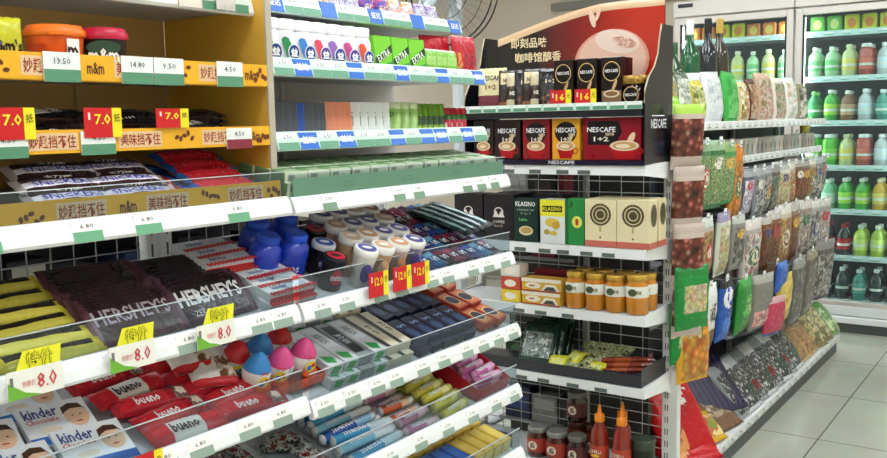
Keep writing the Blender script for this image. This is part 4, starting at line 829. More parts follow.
# coffee cartons, one row
def ncf(w, c, name='1+2', wide=False, h=.158):
    b = B(); d = .09; b.box(-w/2, w/2, -d/2, d/2, 0, h, M(c, .3), .0015); F = FR(w, d, h, 'F'); k = .4 if wide else 1
    if not wide: b.ell(0, h*.66, w*.40, h*.26, M('#1c1112', .3), F, .0004)
    else: b.poly([(-w*.42, h*.36), (-w*.42, h*.92), (w*.12, h*.92), (w*.18, h*.66), (w*.06, h*.36)], M('#1c1112', .3), F, .0004)
    cx = 0 if not wide else -w*.18
    b.text('NESCAFE', cx, h*.72, min(w*.7, .115), h*.12, M('#f4f4f4'), F, .001, bold=.014); b.text(name, cx, h*.5, min(w*.34, .06), h*.11, M('#f0ead8'), F, .001, bold=.02); b.text('咖啡', cx+min(w*.22, .035), h*.61, min(w*.24, .035), h*.08, M('#d9c9a8'), F, .001)
    cx = 0 if not wide else w*.22; r = min(w*.34, .058)
    b.poly([(cx-r, h*.34), (cx+r, h*.34), (cx+r*.62, .006), (cx-r*.62, .006)], M('#b3141c', .3), F, .0008)
    b.ell(cx, h*.34, r, h*.12, M('#e2cfae', .3), F, .0012); b.ell(cx, h*.34, r*.82, h*.09, M('#c89a68', .3), F, .0016); b.ell(cx-r*.1, h*.33, r*.5, h*.05, M('#e9d6b4', .3), F, .002); b.ell(cx+r*.45, h*.5, r*.2, h*.17, M('#e2c49c', .3), F, .001, rot=-.5)
    b.ring(cx+r, h*.22, r*.28, h*.08, r*.1, M('#b3141c', .3), F, .001)
    return b.mesh()
for x, w, c, l, wd in ((-1.965, .095, '#241418', 'dark coffee carton half hidden by the gum shelf end', 0), (-1.853, .118, '#2a1518', 'dark brown coffee carton with red cup, beside the plain red one', 0), (-1.722, .118, '#8f1a22', 'red coffee carton with cup between the brown and yellow ones', 0), (-1.592, .118, '#e6a52c', 'golden yellow coffee carton with red cup', 0), (-1.403, .232, '#8c1220', 'wide red coffee carton beside the black side panel', 1)):
    put(ncf(w, c, wide=bool(wd)), 'coffee_carton', at(x, 3.145, 1.453), l, 'coffee carton', 'coffee cartons in a row')
    put(ncf(w, c, wide=bool(wd)), 'coffee_carton', at(x, 3.24, 1.453), f'rear twin standing behind the {l}'[:90], 'coffee carton', 'coffee cartons in a row')
# second shelf: tea and ginger boxes
z = ELEV[1]
BKX = carton(.14, .08, .185, '#201c20', [('F', 'o', .5, .62, .16, .1, .03, '#e6dcd6'), ('F', 'p', [(.3, .5), (.4, .66), (.5, .54), (.6, .66), (.7, .5)], '#e6dcd6'), ('F', 't', 'COFFEE', .5, .40, .4, .06, '#d6ccc6'), ('F', 't', 'BLACK', .5, .31, .3, .05, '#a89c94')])
put(BKX, 'coffee_box', eat(-1.90, z, .055), 'black coffee box with white bean emblem beside the dark green one', 'coffee box')
put(BKX, 'coffee_box', eat(-2.05, z, .06), 'black coffee box with white emblem, outermost on its shelf', 'coffee box')
put(BKX, 'coffee_box', eat(-1.90, z, .16), 'black coffee box standing behind its twin with the bean emblem', 'coffee box')
put(carton(.108, .07, .172, '#16302a', [('F', 't', 'KLASSNO', .5, .88, .84, .11, '#f0f2ee'), ('F', 't', 'PREMIUM', .5, .74, .7, .05, '#7c9a88'), ('F', 't', '3 in 1', .5, .66, .4, .05, '#8cae98'), ('F', 't', 'Latte', .4, .52, .34, .07, '#5fc07a'), ('F', 'e', .52, .26, .3, .11, '#ded0a4'), ('F', 'e', .52, .27, .23, .075, '#b89a5c')]), 'coffee_box', eat(-1.772, z, .045), 'dark green coffee box with white lettering and a cup', 'coffee box')
put(carton(.108, .07, .172, '#d9e0dc', [('F', 'r', 0, 1, .62, 1, '#e9e23a'), ('F', 'r', .1, .9, .72, .86, '#1c1c1c'), ('F', 't', 'KLASSNO', .5, .79, .74, .09, '#e9e23a'), ('F', 'e', .5, .48, .3, .1, '#dfc050'), ('F', 'e', .65, .42, .16, .09, '#c9a040'), ('F', 'e', .28, .26, .12, .06, '#b8a040'), ('F', 'e', .55, .24, .14, .05, '#d8b848')]), 'ginger_tea_box', eat(-1.652, z, .045), 'pale ginger drink box with yellow top and black name band', 'drink box')
put(carton(.078, .07, .178, '#2f8a44', [('F', 'r', 0, .16, 0, 1, '#1f6a34'), ('F', 'e', .62, .5, .28, .13, '#dfe46a'), ('F', 'e', .62, .5, .09, .075, '#c0402c'), ('F', 'p', [(.2, .78), (.3, .98), (.42, .86)], '#1f5a2c')]), 'tea_box', eat(-1.555, z, .045), 'narrow green tea box with round yellow seal', 'tea box')
CRX = carton(.128, .075, .18, '#e3d7ae', [('F', 'r', 0, 1, 0, .13, '#c46a5c'), ('F', 'e', .5, .68, .34, .235, '#544c34'), ('F', 'o', .5, .68, .27, .19, .03, '#d8cb9c'), ('F', 'o', .5, .68, .16, .11, .03, '#d8cb9c'), ('F', 'e', .5, .2, .03, .022, '#8a3a2c'), ('R', 'r', 0, 1, 0, .13, '#c46a5c'), ('R', 'e', .5, .68, .38, .235, '#544c34'), ('F', 'r', .47, .53, .32, .46, '#b8a678')])
put(CRX, 'tea_box', eat(-1.447, z, .045), 'cream tea box with dark round seal, beside the green tea box', 'tea box', 'cream tea boxes'); put(CRX, 'tea_box', eat(-1.316, z, .045), 'cream tea box with dark round seal, at the shelf bracket end', 'tea box', 'cream tea boxes')
for k, x in enumerate((-1.447, -1.316, -1.72)): put((CRX, CRX, BKX)[k], 'tea_box', eat(x, z, .135), f'{("cream","cream","black")[k]} box in the rear rank, behind the {("seal box by the green one","bracket end box","green and pale boxes")[k]}', 'tea box')
# third shelf: tins and honey jars
z = ELEV[2]
TN = carton(.175, .075, .052, '#d8a83a', [('F', 'r', 0, 1, .72, 1, '#e4dccb'), ('F', 'r', 0, 1, 0, .1, '#a82a20'), ('F', 'e', .3, .45, .2, .24, '#efe6d2'), ('F', 'p', [(.5, .1), (.62, .6), (.86, .6), (.97, .1)], '#e6dfd0'), ('F', 'p', [(.56, .12), (.66, .42), (.82, .42), (.9, .12)], '#4a4a44'), ('F', 'r', .2, .34, .4, .5, '#b03a28')], .004)
for k in range(2): put(TN, 'oat_box', eat(-1.705, z, .045, U(-2, 2)) @ at(0, 0, k*.0535), f'flat yellow cereal box with red edge, {("lower","upper")[k]} of the stack beside the honey jars', 'cereal box', 'flat yellow cereal boxes')
for k in range(3): put(carton(.09, .075, .05, ('#e0c03a', '#c04a3a', '#d8d4c8')[k], [('F', 'e', .5, .5, .3, .3, '#e9e2d2')], .003), 'cereal_box', eat(-1.845, z, .045) @ at(0, 0, k*.0515), f'small {("yellow","red","pale")[k]} box in the stack of three beside the flat cereal boxes', 'cereal box')
put(carton(.22, .05, .12, '#8c2a36', [('F', 'r', .1, .9, .2, .9, '#7a2430')]), 'gift_box', eat(-1.70, z, .17), 'dark red wide box standing behind the flat cereal boxes', 'gift box')
hj = B(); hj.lathe([(.030, 0), (.035, .004), (.036, .05), (.035, .092), (.028, .106), (.028, .11)], juice('#c9821c', .1), 26)
F = FR(0, .0722, 0, 'F')
hl = B(); m1 = M('#e6e6da', .4)
hl.lathe([(.0363, .056), (.0366, .057), (.0366, .09), (.0363, .091)], m1, 26); hl.ell(-.006, .073, .014, .012, M('#4a5a3c'), F, .0018); hl.text('蜂蜜', .014, .074, .02, .012, M('#6a5a2c'), F, .0022)
hc = B(); hc.lathe([(.0315, .108), (.0325, .11), (.0325, .124), (.030, .127)], M('#c8a040', .25, .4), 26)
HJ = [('jar', hj.mesh()), ('paper_label', hl.mesh()), ('lid', hc.mesh())]
for k, x in enumerate((-1.568, -1.484, -1.400, -1.314)): put(HJ, 'honey_jar', eat(x, z, .045, U(-10, 10)) @ Matrix.Scale(1.12+.06*(k == 3), 4), f'amber honey jar with gold lid and pale label, {ORD[k]} from the cereal boxes', 'honey jar', 'amber honey jars')
for k, x in enumerate((-1.575, -1.49, -1.40, -1.315)): put(HJ, 'honey_jar', eat(x, z, .14, U(-10, 10)) @ Matrix.Scale(1.12, 4), f'amber honey jar in the rear rank, {ORD[k]} from the cereal boxes', 'honey jar', 'amber honey jars')
# fourth shelf: tray with packets
z = ELEV[3]
b = B(); GRY = M('#3c3d40', .35); b.box(-2.1, -1.28, 3.10, 3.34, z+.0005, z+.004, GRY); b.box(-2.1, -1.28, 3.096, 3.099, z+.0005, z+.045, GRY); b.box(-1.283, -1.28, 3.10, 3.34, z+.004, z+.07, GRY)
put(b.mesh(), 'shelf_tray', Matrix(), 'long dark grey tray holding packets and sausages on the fourth rack shelf', 'tray')
GP2 = pouch(.15, .19, .02, '#1f3a2a', [(.08, .92, .2, .8, mix_print(['#2c4a38', '#cfd6d0', '#16281e', '#8a9a90'], 40))], (), seed=41)
for k in range(7): put(GP2, 'seaweed_packet', at(-1.765+.012*(k % 3), 3.135+.024*k, z+.006, 8+U(-5, 5), -32), f'dark green seaweed packet leaning back, {ORD[k]} from the tray front', 'packet', 'dark green seaweed packets')
YP = pouch(.075, .075, .02, '#d8d23c', [(.2, .8, .3, .7, '#e8e88a')], (), seed=42); GN = pouch(.062, .055, .026, mix_print(['#a8ad62', '#7a8a3c', '#d6d8b0', '#5a5a34'], 45), (), (), seed=43)
put(YP, 'candy_packet', at(-1.655, 3.125, z+.012, 12, -52), 'yellow glossy packet in the tray beside the seaweed packets, front one', 'packet'); put(YP, 'candy_packet', at(-1.62, 3.18, z+.03, -18, -60), 'yellow glossy packet behind the other in the tray', 'packet'); put(YP, 'candy_packet', at(-1.50, 3.125, z+.012, -12, -56), 'yellow-green packet lying among the wrapped sweets, near the sausages', 'packet')
for k in range(24): put(GN, 'wrapped_sweet', at(-1.60+.032*(k % 6)+U(-.006, .006), 3.13+.055*(k//6), z+.014+.018*(k//6), U(-50, 50), -70), f'small olive and cream wrapped sweet, {ORD[k%6]} along in the {ORD[k//6]} row of the tray', 'wrapped sweet', 'olive and cream wrapped sweets')
def sausage():
    b = B(); b.X = Matrix.Translation((0, 0, .009)) @ Matrix.Rotation(PI/2, 4, 'Y'); b.lathe([(.001, -.08, M('#b8a8a0', .3)), (.004, -.077), (.0035, -.07), (.008, -.064, foil('#8a3a24')), (.0085, -.02, foil('#a8542e')), (.0085, .03, foil('#7c3020')), (.008, .064), (.0035, .07, M('#b8a8a0', .3)), (.001, .08)], M('#8a3a24'), 12); return b.mesh()
SG = sausage()
for k in range(9): put(SG, 'sausage', Matrix.Translation((0, 0, .012)) @ at(-1.405+.012*(k % 3), 3.165+.022*(k//3)+.012*(k % 3), z+.012+.016*(k//3), 12+U(-8, 8), 0, -6) @ Matrix.Scale(1.25, 4), f'brown film-wrapped sausage in the tray, {ORD[k%3]} in the {ORD[k//3]} layer', 'sausage', 'film-wrapped sausages')
DKP = pouch(.05, .05, .02, '#2c2230', [(.2, .8, .2, .6, '#6a5a78')], (), seed=44)
for k in range(7): put(DKP, 'wrapped_sweet', at(-1.43+.022*k, 3.118+.004*(k % 2), z+.010, U(-40, 40), -62), f'dark purple wrapped sweet in front of the sausages, {ORD[k]} along', 'wrapped sweet', 'dark purple wrapped sweets')
# bottom rack shelf: sauces
z = ELEV[4]
def sj(c, band, lid, r=.04, h=.10):
    b = B(); b.lathe([(r*.9, 0), (r, .004), (r, h*.75), (r*.82, h*.86), (r*.82, h*.9)], juice(c), 24); g = B(); g.lathe([(r*1.008, h*.2), (r*1.012, h*.21), (r*1.012, h*.68), (r*1.008, h*.69)], M(band, .4), 24)
    F = FR(0, r*2.03, 0, 'F'); g.ell(0, h*.45, r*.45, h*.16, M('#e6d8c0'), F, .002); g.text('酱', 0, h*.45, r*.5, h*.2, M('#3a1a14'), F, .0026)
    l = B(); l.lathe([(r*.9, h*.88), (r*.93, h*.89), (r*.93, h*1.03), (r*.86, h*1.06)], M(lid, .25, .3), 24); return [('jar', b.mesh()), ('label_band', g.mesh()), ('lid', l.mesh())]
S1, S2, S3 = sj('#4a1a12', '#a83a30', '#8a8a84'), sj('#2c1410', '#5a2a2a', '#74746e', .036, .10), sj('#6a2c18', '#7a2a20', '#4a2a20', .036, .12)
for k, (sp, x, dy, h, l) in enumerate(((S1, -1.655, .045, 0, 'sauce jar with red label and grey lid at the front of the bottom rack shelf'), (S2, -1.565, .045, 0, 'dark sauce jar with brown label beside the red labelled jar'), (S1, -1.75, .06, 0, 'sauce jar with red label behind the shelf end of the gum unit'), (S3, -1.61, .135, .0, 'taller chilli jar with brown lid behind the front sauce jars'), (S3, -1.53, .13, .0, 'taller chilli jar with brown lid behind the dark sauce jar'))):
    put(sp, 'sauce_jar', eat(x, z+h, dy) @ Matrix.Scale(1.15, 4), l, 'sauce jar')
for k, (x, dy) in enumerate(((-1.61, .135), (-1.70, .135))):
    put(S2, 'sauce_jar', eat(x, z+.148, dy) @ Matrix.Scale(1.15, 4) if k == 0 else eat(x, z, dy), ('dark sauce jar stacked on the taller chilli jar', 'dark sauce jar in the rear rank beside the chilli jar')[k], 'sauce jar')
cb = B(); cb.lathe([(.026, 0), (.030, .004), (.030, .10), (.026, .13), (.012, .158), (.012, .165)], juice('#8c2416'), 22); g = B(); g.lathe([(.0304, .045), (.0306, .046), (.0306, .085), (.0304, .086)], M('#b8442c', .35), 22); F = FR(0, .0612, 0, 'F'); g.text('CHILLI', 0, .068, .04, .012, M('#f0e6d8'), F, .0018); g.ell(0, .054, .015, .005, M('#e8c83a'), F, .0016)
nz = B(); nz.lathe([(.016, .16), (.0165, .162), (.016, .182), (.008, .186), (.006, .20), (.003, .214)], M('#f08a1c', .3), 18)
CB = [('bottle', cb.mesh()), ('label_band', g.mesh()), ('nozzle_cap', nz.mesh())]
for k, (x, dy) in enumerate(((-1.468, .045), (-1.405, .12), (-1.375, .045))): put(CB, 'sauce_bottle', eat(x, z, dy) @ Matrix.Scale(1.22, 4), f'red chilli sauce bottle with orange nozzle, {("beside the dark jar","standing behind the other two","third along from the jars")[k]}', 'sauce bottle', 'red chilli sauce bottles')
cn = B(); cn.lathe([(.032, 0), (.034, .003), (.034, .075, M('#3a4438', .3)), (.034, .10), (.032, .104), (.030, .102)], M('#23281f', .3), 24); put(cn.mesh(), 'food_can', eat(-1.31, z, .1) @ Matrix.Scale(1.35, 4), 'dark green food can beside the chilli sauce bottles', 'can')
put(pouch(.10, .05, .03, '#7fc05c', [(.2, .8, .3, .8, '#cfe6c0')], (), seed=46), 'snack_pouch', eat(-1.305, z, .03, 0, -30), 'bright green packet at the bracket end of the bottom rack shelf', 'snack pouch')
# ================================================================== SNACK GONDOLA (long side shelves behind the end rack)
GY0, GY1 = 3.42, 6.45
gd = link('snack_gondola', None, None, at(0, 0, 0)); tag(gd, 'long gondola of hanging snack bags with two white upper shelves and sloped base', 'shelving unit')
b = B(); b.box(-1.72, -1.69, GY0, GY1, .05, 1.60, M('#33363a', .5)); link('back_panel', b.mesh(), gd)
b = B(); b.box(-2.15, -1.725, 3.60, 3.63, .05, 1.60, M('#3a3634', .5)); b.box(-1.69, -1.40, 3.46, 3.475, .05, 1.52, M('#3a3a3c', .5)); link('end_panel', b.mesh(), gd)
for y in (3.44, 4.43, 5.42, GY1-.03):
    b = B(); b.box(-1.69, -1.665, y, y+.03, 0, 1.66, M('#b9bcb9', .4), .002); link('post', b.mesh(), gd)
gs = []
for x, z in ((-1.365, 1.585), (-1.39, 1.405)):
    for y0, y1 in ((3.50, 4.44), (4.445, 5.43), (5.435, GY1)):
        b = B(); b.box(-1.69, x-.012, y0, y1, z-.03, z-.016, M('#cfd2d2', .4)); b.box(x-.014, x, y0, y1, z-.04, z, WHITE, .003)
        e = link('shelf', b.mesh(), gd); gs.append(e)
        F = Matrix(((0, 0, 1, x), (1, 0, 0, 0), (0, 1, 0, z-.034), (0, 0, 0, 1)))
        y = y0+.05
        while y < y1-.04:
            b = B(); b.X = F; b.box(y-.026, y+.026, 0, .03, .0004, .002, M('#eef0ec', .3)); b.X = Matrix(); b.rect(y-.022, y+.022, .004, .010, M('#8a9a92'), F, .0024); b.rect(y-.006, y+.004, .016, .024, M('#5a6066'), F, .0024)
            link('price_tag', b.mesh(), e); y += .105
# sloped base with grey kick plate
b = B(); sec = [(-1.69, .11), (-1.255, .09), (-1.235, .088), (-1.235, .128), (-1.25, .13), (-1.69, .16)]
b.add([(v[0], yy, v[1]) for yy in (GY0+.03, GY1) for v in sec], [tuple(range(6))[::-1], tuple(range(6, 12))]+[(i, i+6, (i+1) % 6+6, (i+1) % 6) for i in range(6)], WHITE)
bs = link('base_shelf', b.mesh(), gd)
b = B(); b.box(-1.69, -1.255, GY0+.03, GY1-.01, 0, .088, M('#55585a', .45)); link('kick_plate', b.mesh(), gd)
F = Matrix(((0, 0, 1, -1.235), (1, 0, 0, 0), (0, 1, 0, .09), (0, 0, 0, 1)))
for k in range(22):
    b = B(); y = 3.55+k*.13; b.X = F; b.box(y-.05, y+.05, .002, .034, .0004, .002, M('#e9ece8', .3)); b.X = Matrix(); b.rect(y-.045, y+.045, .005, .012, M('#a9b2ac'), F, .0024); b.rect(y-.01, y+.01, .018, .028, M('#777c80'), F, .0024); link('price_tag', b.mesh(), bs)
# hooks
def hook_mesh(x1, x0=-1.665):
    b = B(); b.tube([(0, 0, 0), (x1-x0-.01, 0, 0), (x1-x0, 0, .008)], .003, M('#c9cccc', .3, .7), 6); b.box(-.004, .002, -.02, .02, -.02, .02, STEEL)
    b.box(x1-x0-.002, x1-x0+.001, -.018, .018, -.004, .026, M('#edf0ee', .3)); b.rect(-.014, .014, .004, .010, M('#7a8086'), Matrix(((0, 0, 1, x1-x0+.001), (1, 0, 0, 0), (0, 1, 0, 0), (0, 0, 0, 1))), .0006); return b.mesh()
def hook(y, z, x1=-1.255):
    k = round(x1, 3)
    if k not in HK: HK[k] = hook_mesh(x1)
    o = link('hook', HK[k], gd); o.location = (-1.665, y, z)
HK = {}
# --- hanging bags. (name, category, label, mesh maker, y, hook z, x)
def hbag(w, h, t, base, head, win=None, text=None, tcol='#ffffff', seed=0, winr=(.05, .95, .04, .78), foot=None, extra=()):
    zs = [(0, 1, .84, 1, head)]
    if win is not None: zs.append((winr[0], winr[1], winr[2], winr[3], win))
    if foot: zs.append((0, 1, 0, .1, foot))
    el = []
    if seed >= 60:
        c1, c2 = (('#b8323c', '#f0ead8'), ('#2f6a4a', '#e8e4c8'), ('#e8e2d4', '#6a3a2a'), ('#3c4a7a', '#e6e2dc'), ('#d8b04a', '#7a2a20'))[seed*7 % 5]
        el = [(0, .17, .30, .09, c1)] if seed % 3 else [(.05, -.05, .26, .16, c1), (.05, -.05, .2, .12, c2)]
    return pouch(w, h, t, base, zs, ([(text, 0, .22, .6, .09, tcol)] if text else [])+list(extra), seed=seed, rect=el)
NUTB = nut('#dca08a', '#7e3a2c', '#3a1812', 34, 'hazelnut_window', .22)
PALE = nut('#f0e6c8', '#d6c69a', '#a08f60', 60, 'dried_slices'); BROWN = nut('#c9824a', '#7a4424', '#3c2012', 70, 'dried_meat'); TAN = nut('#e6c690', '#b88a54', '#6e4a28', 55, 'tan_nuts'); GREY = mix_print(['#4a4c4e', '#a4a6a2', '#2c2e32', '#6e6a62'], 26)
SIL = mix_print(['#8e9194', '#34383e', '#c4c6c2', '#565048'], 22); GRW = mix_print(['#1c5a2a', '#7aa868', '#123a1c', '#b8c488', '#4a7a4a'], 46, .25, .3)
def hang(mesh, y, zt, h, x, label, cat='snack bag', group=None, rz=90, rx=0, name='snack_bag'):
    """bag whose top hangs at height zt on a hook"""
    return put(mesh, name, Matrix.Translation((x, y, zt)) @ Euler((R(rx), 0, R(rz))).to_matrix().to_4x4() @ Matrix.Translation((0, 0, -h)), label, cat, group)
# clip strip of hazelnut bags on the end post
b = B(); b.box(-1.2375, -1.2355, 3.365, 3.39, .55, 1.66, M('#e4e4de', .3)); link('clip_strip', b.mesh(), er)
for k, (zt, l) in enumerate(((1.655, 'topmost, with the green header'), (1.42, 'second from top'), (1.20, 'third from top'), (1.0, 'lowest, above the green snack bag'))):
    hang(hbag(.155, .25, .05, '#c4b4a8', '#a8d24e' if k == 0 else '#b8a89c', NUTB, winr=(.0, 1, .18, .80 if k else .78), seed=51+k), 3.355, zt, .25, -1.20+.003*k, f'clear bag of round brown hazelnuts on the post strip, {l}', 'snack bag', 'hazelnut bags on the post strip', 62, 4)
GNB = hbag(.18, .25, .05, '#1f8a3c', '#1a7a34', PALE, None, seed=56, winr=(.18, .82, .26, .7))
hang(GNB, 3.36, 1.035, .25, -1.185, 'green bag with pale noodle snack window below the hazelnut bags, upper one', 'snack bag', 'green noodle snack bags', 66); hang(GNB, 3.39, .89, .25, -1.215, 'green snack bag partly covered by its twin above the yellow bag', 'snack bag', 'green noodle snack bags', 66)
YLB = hbag(.19, .24, .05, '#e0a42c', '#c8782a', nut('#f0d060', '#d89030', '#b05020', 30, 'chips'), None, seed=57)
hang(YLB, 3.42, .80, .24, -1.20, 'orange-yellow chip bag hanging lowest on the post side', 'snack bag', None, 70)
# row one
row = [(3.73, 1.505, .29, .16, ('#3f7a4a', '#8fae88', GRW), 'green dried fruit bag in the top hook row, first beside the hazelnuts'),
       (3.91, 1.505, .30, .17, ('#2f6a3c', '#9cb894', GRW), 'green dried fruit bag in the top hook row, second beside the hazelnuts'),
       (4.07, 1.49, .28, .16, ('#3c8a44', '#8cae6c', GRW), 'yellow-green dried fruit bag in the top hook row, next to the orange one'),
       (4.20, 1.48, .36, .13, ('#d9822c', '#e08a30', nut('#f0c060', '#e08a2c', '#a04a1c', 40, 'mango')), 'slim orange snack bag after the green bags in the top hook row')]
for i, (y, zt, h, w, c, l) in enumerate(row):
    hook(y, zt-.01); hang(hbag(w, h, .04, c[0], c[1], c[2], None, seed=60+i), y, zt, h, -1.275, l, rz=84, rx=3)
    if i < 3: hang(hbag(w, h, .04, c[0], c[1], c[2], None, seed=60+i), y+.01, zt, h, -1.34, ('rear twin of the '+l if len(l.split()) < 13 else 'rear twin of the '+' '.join(l.replace(' in the middle hook row','').split()[:11])), rz=84, rx=3)
SB = [('#83878c', '#a9adb1', SIL), ('#5a6070', '#a9adb4', mix_print(['#5a6a8a', '#c9ccd4', '#8a6a9a', '#e8e8ea'], 24)), ('#d6d4cc', '#b0b4b0', PALE), ('#7a6a5e', '#a8a29a', BROWN), ('#b8b0a0', '#dcd8cc', TAN), ('#5e5a56', '#96928c', GREY)]
NMS = ['silver', 'blue-grey', 'cream', 'brown', 'tan', 'grey']
for k in range(11):
    y = 4.43+k*.158; c = SB[(1, 0, 0, 5, 2, 4, 3, 3, 4, 0, 5)[k]]; nm = NMS[(1, 0, 0, 5, 2, 4, 3, 3, 4, 0, 5)[k]]; h = .235+.02*(k % 2)
    hook(y, 1.345); hang(hbag(.145, h, .045, c[0], c[1], c[2], None, seed=70+k), y, 1.35, h, -1.285, f'{nm} snack bag under the second white shelf, {ORD[k]} past the orange bag', group='snack bags in the upper hook row', rz=90+U(-12, 6), rx=U(0, 8)); 
    if k % 2: hang(hbag(.145, h, .045, c[0], c[1], c[2], None, seed=70+k), y+.02, 1.35, h, -1.36, f'{nm} snack bag hanging behind, upper hook row, {ORD[k]} past the orange bag', rz=90, group='snack bags in the upper hook row')
# row two
row2 = [(3.755, 1.185, .28, .165, ('#b9b6a6', '#cfd6cf', TAN), 'clear bag of tan nuts in the middle hook row, first of all'), (3.985, 1.185, .29, .175, ('#d2d6c6', '#9a8fb0', PALE), 'pale melon seed bag with lilac header beside the tan nut bag'),
        (4.20, 1.15, .26, .13, ('#8f9088', '#b8bab4', GREY), 'grey snack bag between the pale seed bag and the white oval one'), (4.42, 1.11, .33, .22, ('#b8b2ac', '#d4cfca', mix_print(['#c9bfb6', '#a03a3a', '#e6e2da', '#8a8078'], 16)), 'large greyish bag with red foot in the middle hook row'),
        (4.66, 1.10, .26, .15, ('#7a4a2c', '#b8b4ac', BROWN), 'narrow red-brown dried meat bag, first of two'), (4.82, 1.12, .34, .19, ('#7e4426', '#c6c2ba', BROWN), 'long red-brown dried meat bag with clear edge in the middle hook row'),
        (5.02, 1.13, .34, .18, ('#c8bca8', '#d8d6ce', TAN), 'light bag of tan jerky strips beside the long red-brown bag'), (5.24, 1.13, .35, .20, ('#8c7460', '#b8b2a8', BROWN), 'brown and silver snack bag, first after the tan jerky bag'), (5.47, 1.12, .35, .20, ('#a09488', '#c8c2ba', mix_print(['#8a7a6c', '#d8d2ca', '#5a4438', '#a8a098'], 20)), 'brown and silver snack bag, second after the tan jerky bag'),
        (5.72, 1.10, .32, .20, ('#b4b2ae', '#d0cec8', SIL), 'silver snack bag near the fridge end of the middle hook row'), (5.97, 1.09, .34, .20, ('#9c9898', '#c8c4c0', mix_print(['#9a96a0', '#e0dcd8', '#6a6470', '#b8a898'], 20)), 'silver-grey snack bag at the fridge end of the middle hook row')]
for i, (y, zt, h, w, c, l) in enumerate(row2):
    hook(y, zt-.01); hang(hbag(w, h, .045, c[0], c[1], c[2], None, seed=90+i), y, zt, h, -1.262, l, rz=86+U(-8, 6), rx=4)
    if i > 1: hang(hbag(w, h, .045, c[0], c[1], c[2], None, seed=90+i), y+.015, zt, h, -1.335, ('rear twin of the '+l if len(l.split()) < 13 else 'rear twin of the '+' '.join(l.replace(' in the middle hook row','').split()[:12])), rz=88, rx=4)
# row three
def doypack(w, h, t, base, head, seed, text=None, win=None, tcol='#333333', foot=None, ell=()):
    return pouch(w, h, t, base, [(0, 1, .86, 1, head)]+([(.05, .95, .04, .34 if seed < 118 else .8, win)] if win else [])+([(0, 1, 0, .08, foot)] if foot else []), [(text, 0, .1, .42, .3, tcol)] if text else [], seed=seed, rect=ell)
row3 = [(3.70, .905, .30, .15, doypack(.15, .30, .05, '#e6e7e2', '#eceeea', 111, '木耳', BROWN, '#3a3a3a'), 'tall white sachet with black lettering and brown dried food in its window'),
        (3.92, .90, .29, .13, doypack(.13, .29, .045, '#2458b0', '#2a2c34', 112, None, None, '#ffffff', None, ((0, .2, .38, .17, '#f0eef0'), (0, -.22, .3, .12, '#4a86d8'))), 'dark blue bag with a white oval near its top'),
        (4.20, .86, .27, .21, doypack(.21, .27, .055, '#2c8a3a', '#3c9a48', 113, None, None, '#ffffff', None, ((.0, .0, .36, .22, '#58b04c'), (.1, -.05, .2, .1, '#d8e4a0'), (-.1, .12, .12, .06, '#e8ecc8'))), 'bright green round-shouldered snack bag beside the blue oval one'),
        (4.50, .83, .28, .20, doypack(.20, .28, .05, '#86827a', '#aaa8a2', 114, None, mix_print(['#c8485a', '#e8d8c8', '#8a4a4a', '#e0a0a0'], 30)), 'grey snack bag with pinkish foot in the lower hook row'),
        (4.74, .86, .16, .16, doypack(.16, .16, .04, '#3a66b8', '#4a78c8', 115), 'short blue bag hanging above the pink and yellow bags'),
        (4.80, .79, .26, .20, doypack(.20, .26, .05, '#d8c060', '#c8b050', 116, None, None, '#fff', None, ((0, .0, .34, .25, '#e6d67a'), (.05, .02, .15, .12, '#c88a2c'))), 'yellow snack bag with a round food picture in the lower hook row'),
        (4.62, .70, .20, .18, doypack(.18, .20, .05, '#c0405c', '#c8a0a0', 117, None, None, '#fff', '#2c4a9c'), 'pinkish red snack bag below the grey bag'),
        (5.22, .82, .40, .24, doypack(.24, .40, .05, '#5e605a', '#8a8c86', 118, None, GREY), 'large grey-silver bag, first of three before the fridge end'),
        (5.52, .83, .40, .24, doypack(.24, .40, .05, '#6a6458', '#8c867a', 119, None, mix_print(['#5a5a54', '#b4b2aa', '#34342f', '#7a7266'], 22)), 'large grey-beige bag, second of three before the fridge end'),
        (5.86, .84, .38, .24, doypack(.24, .38, .05, '#5a5857', '#868482', 120, None, SIL), 'large grey bag, third of three before the fridge end')]
for i, (y, zt, h, w, m, l) in enumerate(row3):
    hook(y, zt-.01, -1.22); hang(m, y, zt, h, -1.225+(.03 if 'pinkish red' in l or 'yellow' in l else 0), l, rz=84+U(-10, 8), rx=5)
    if i in (0, 3, 7, 8, 9): hang(m, y+.02, zt, h, -1.30, ('rear twin of the '+l if len(l.split()) < 13 else 'rear twin of the '+' '.join(l.replace(' in the middle hook row','').split()[:12])), rz=86, rx=5)
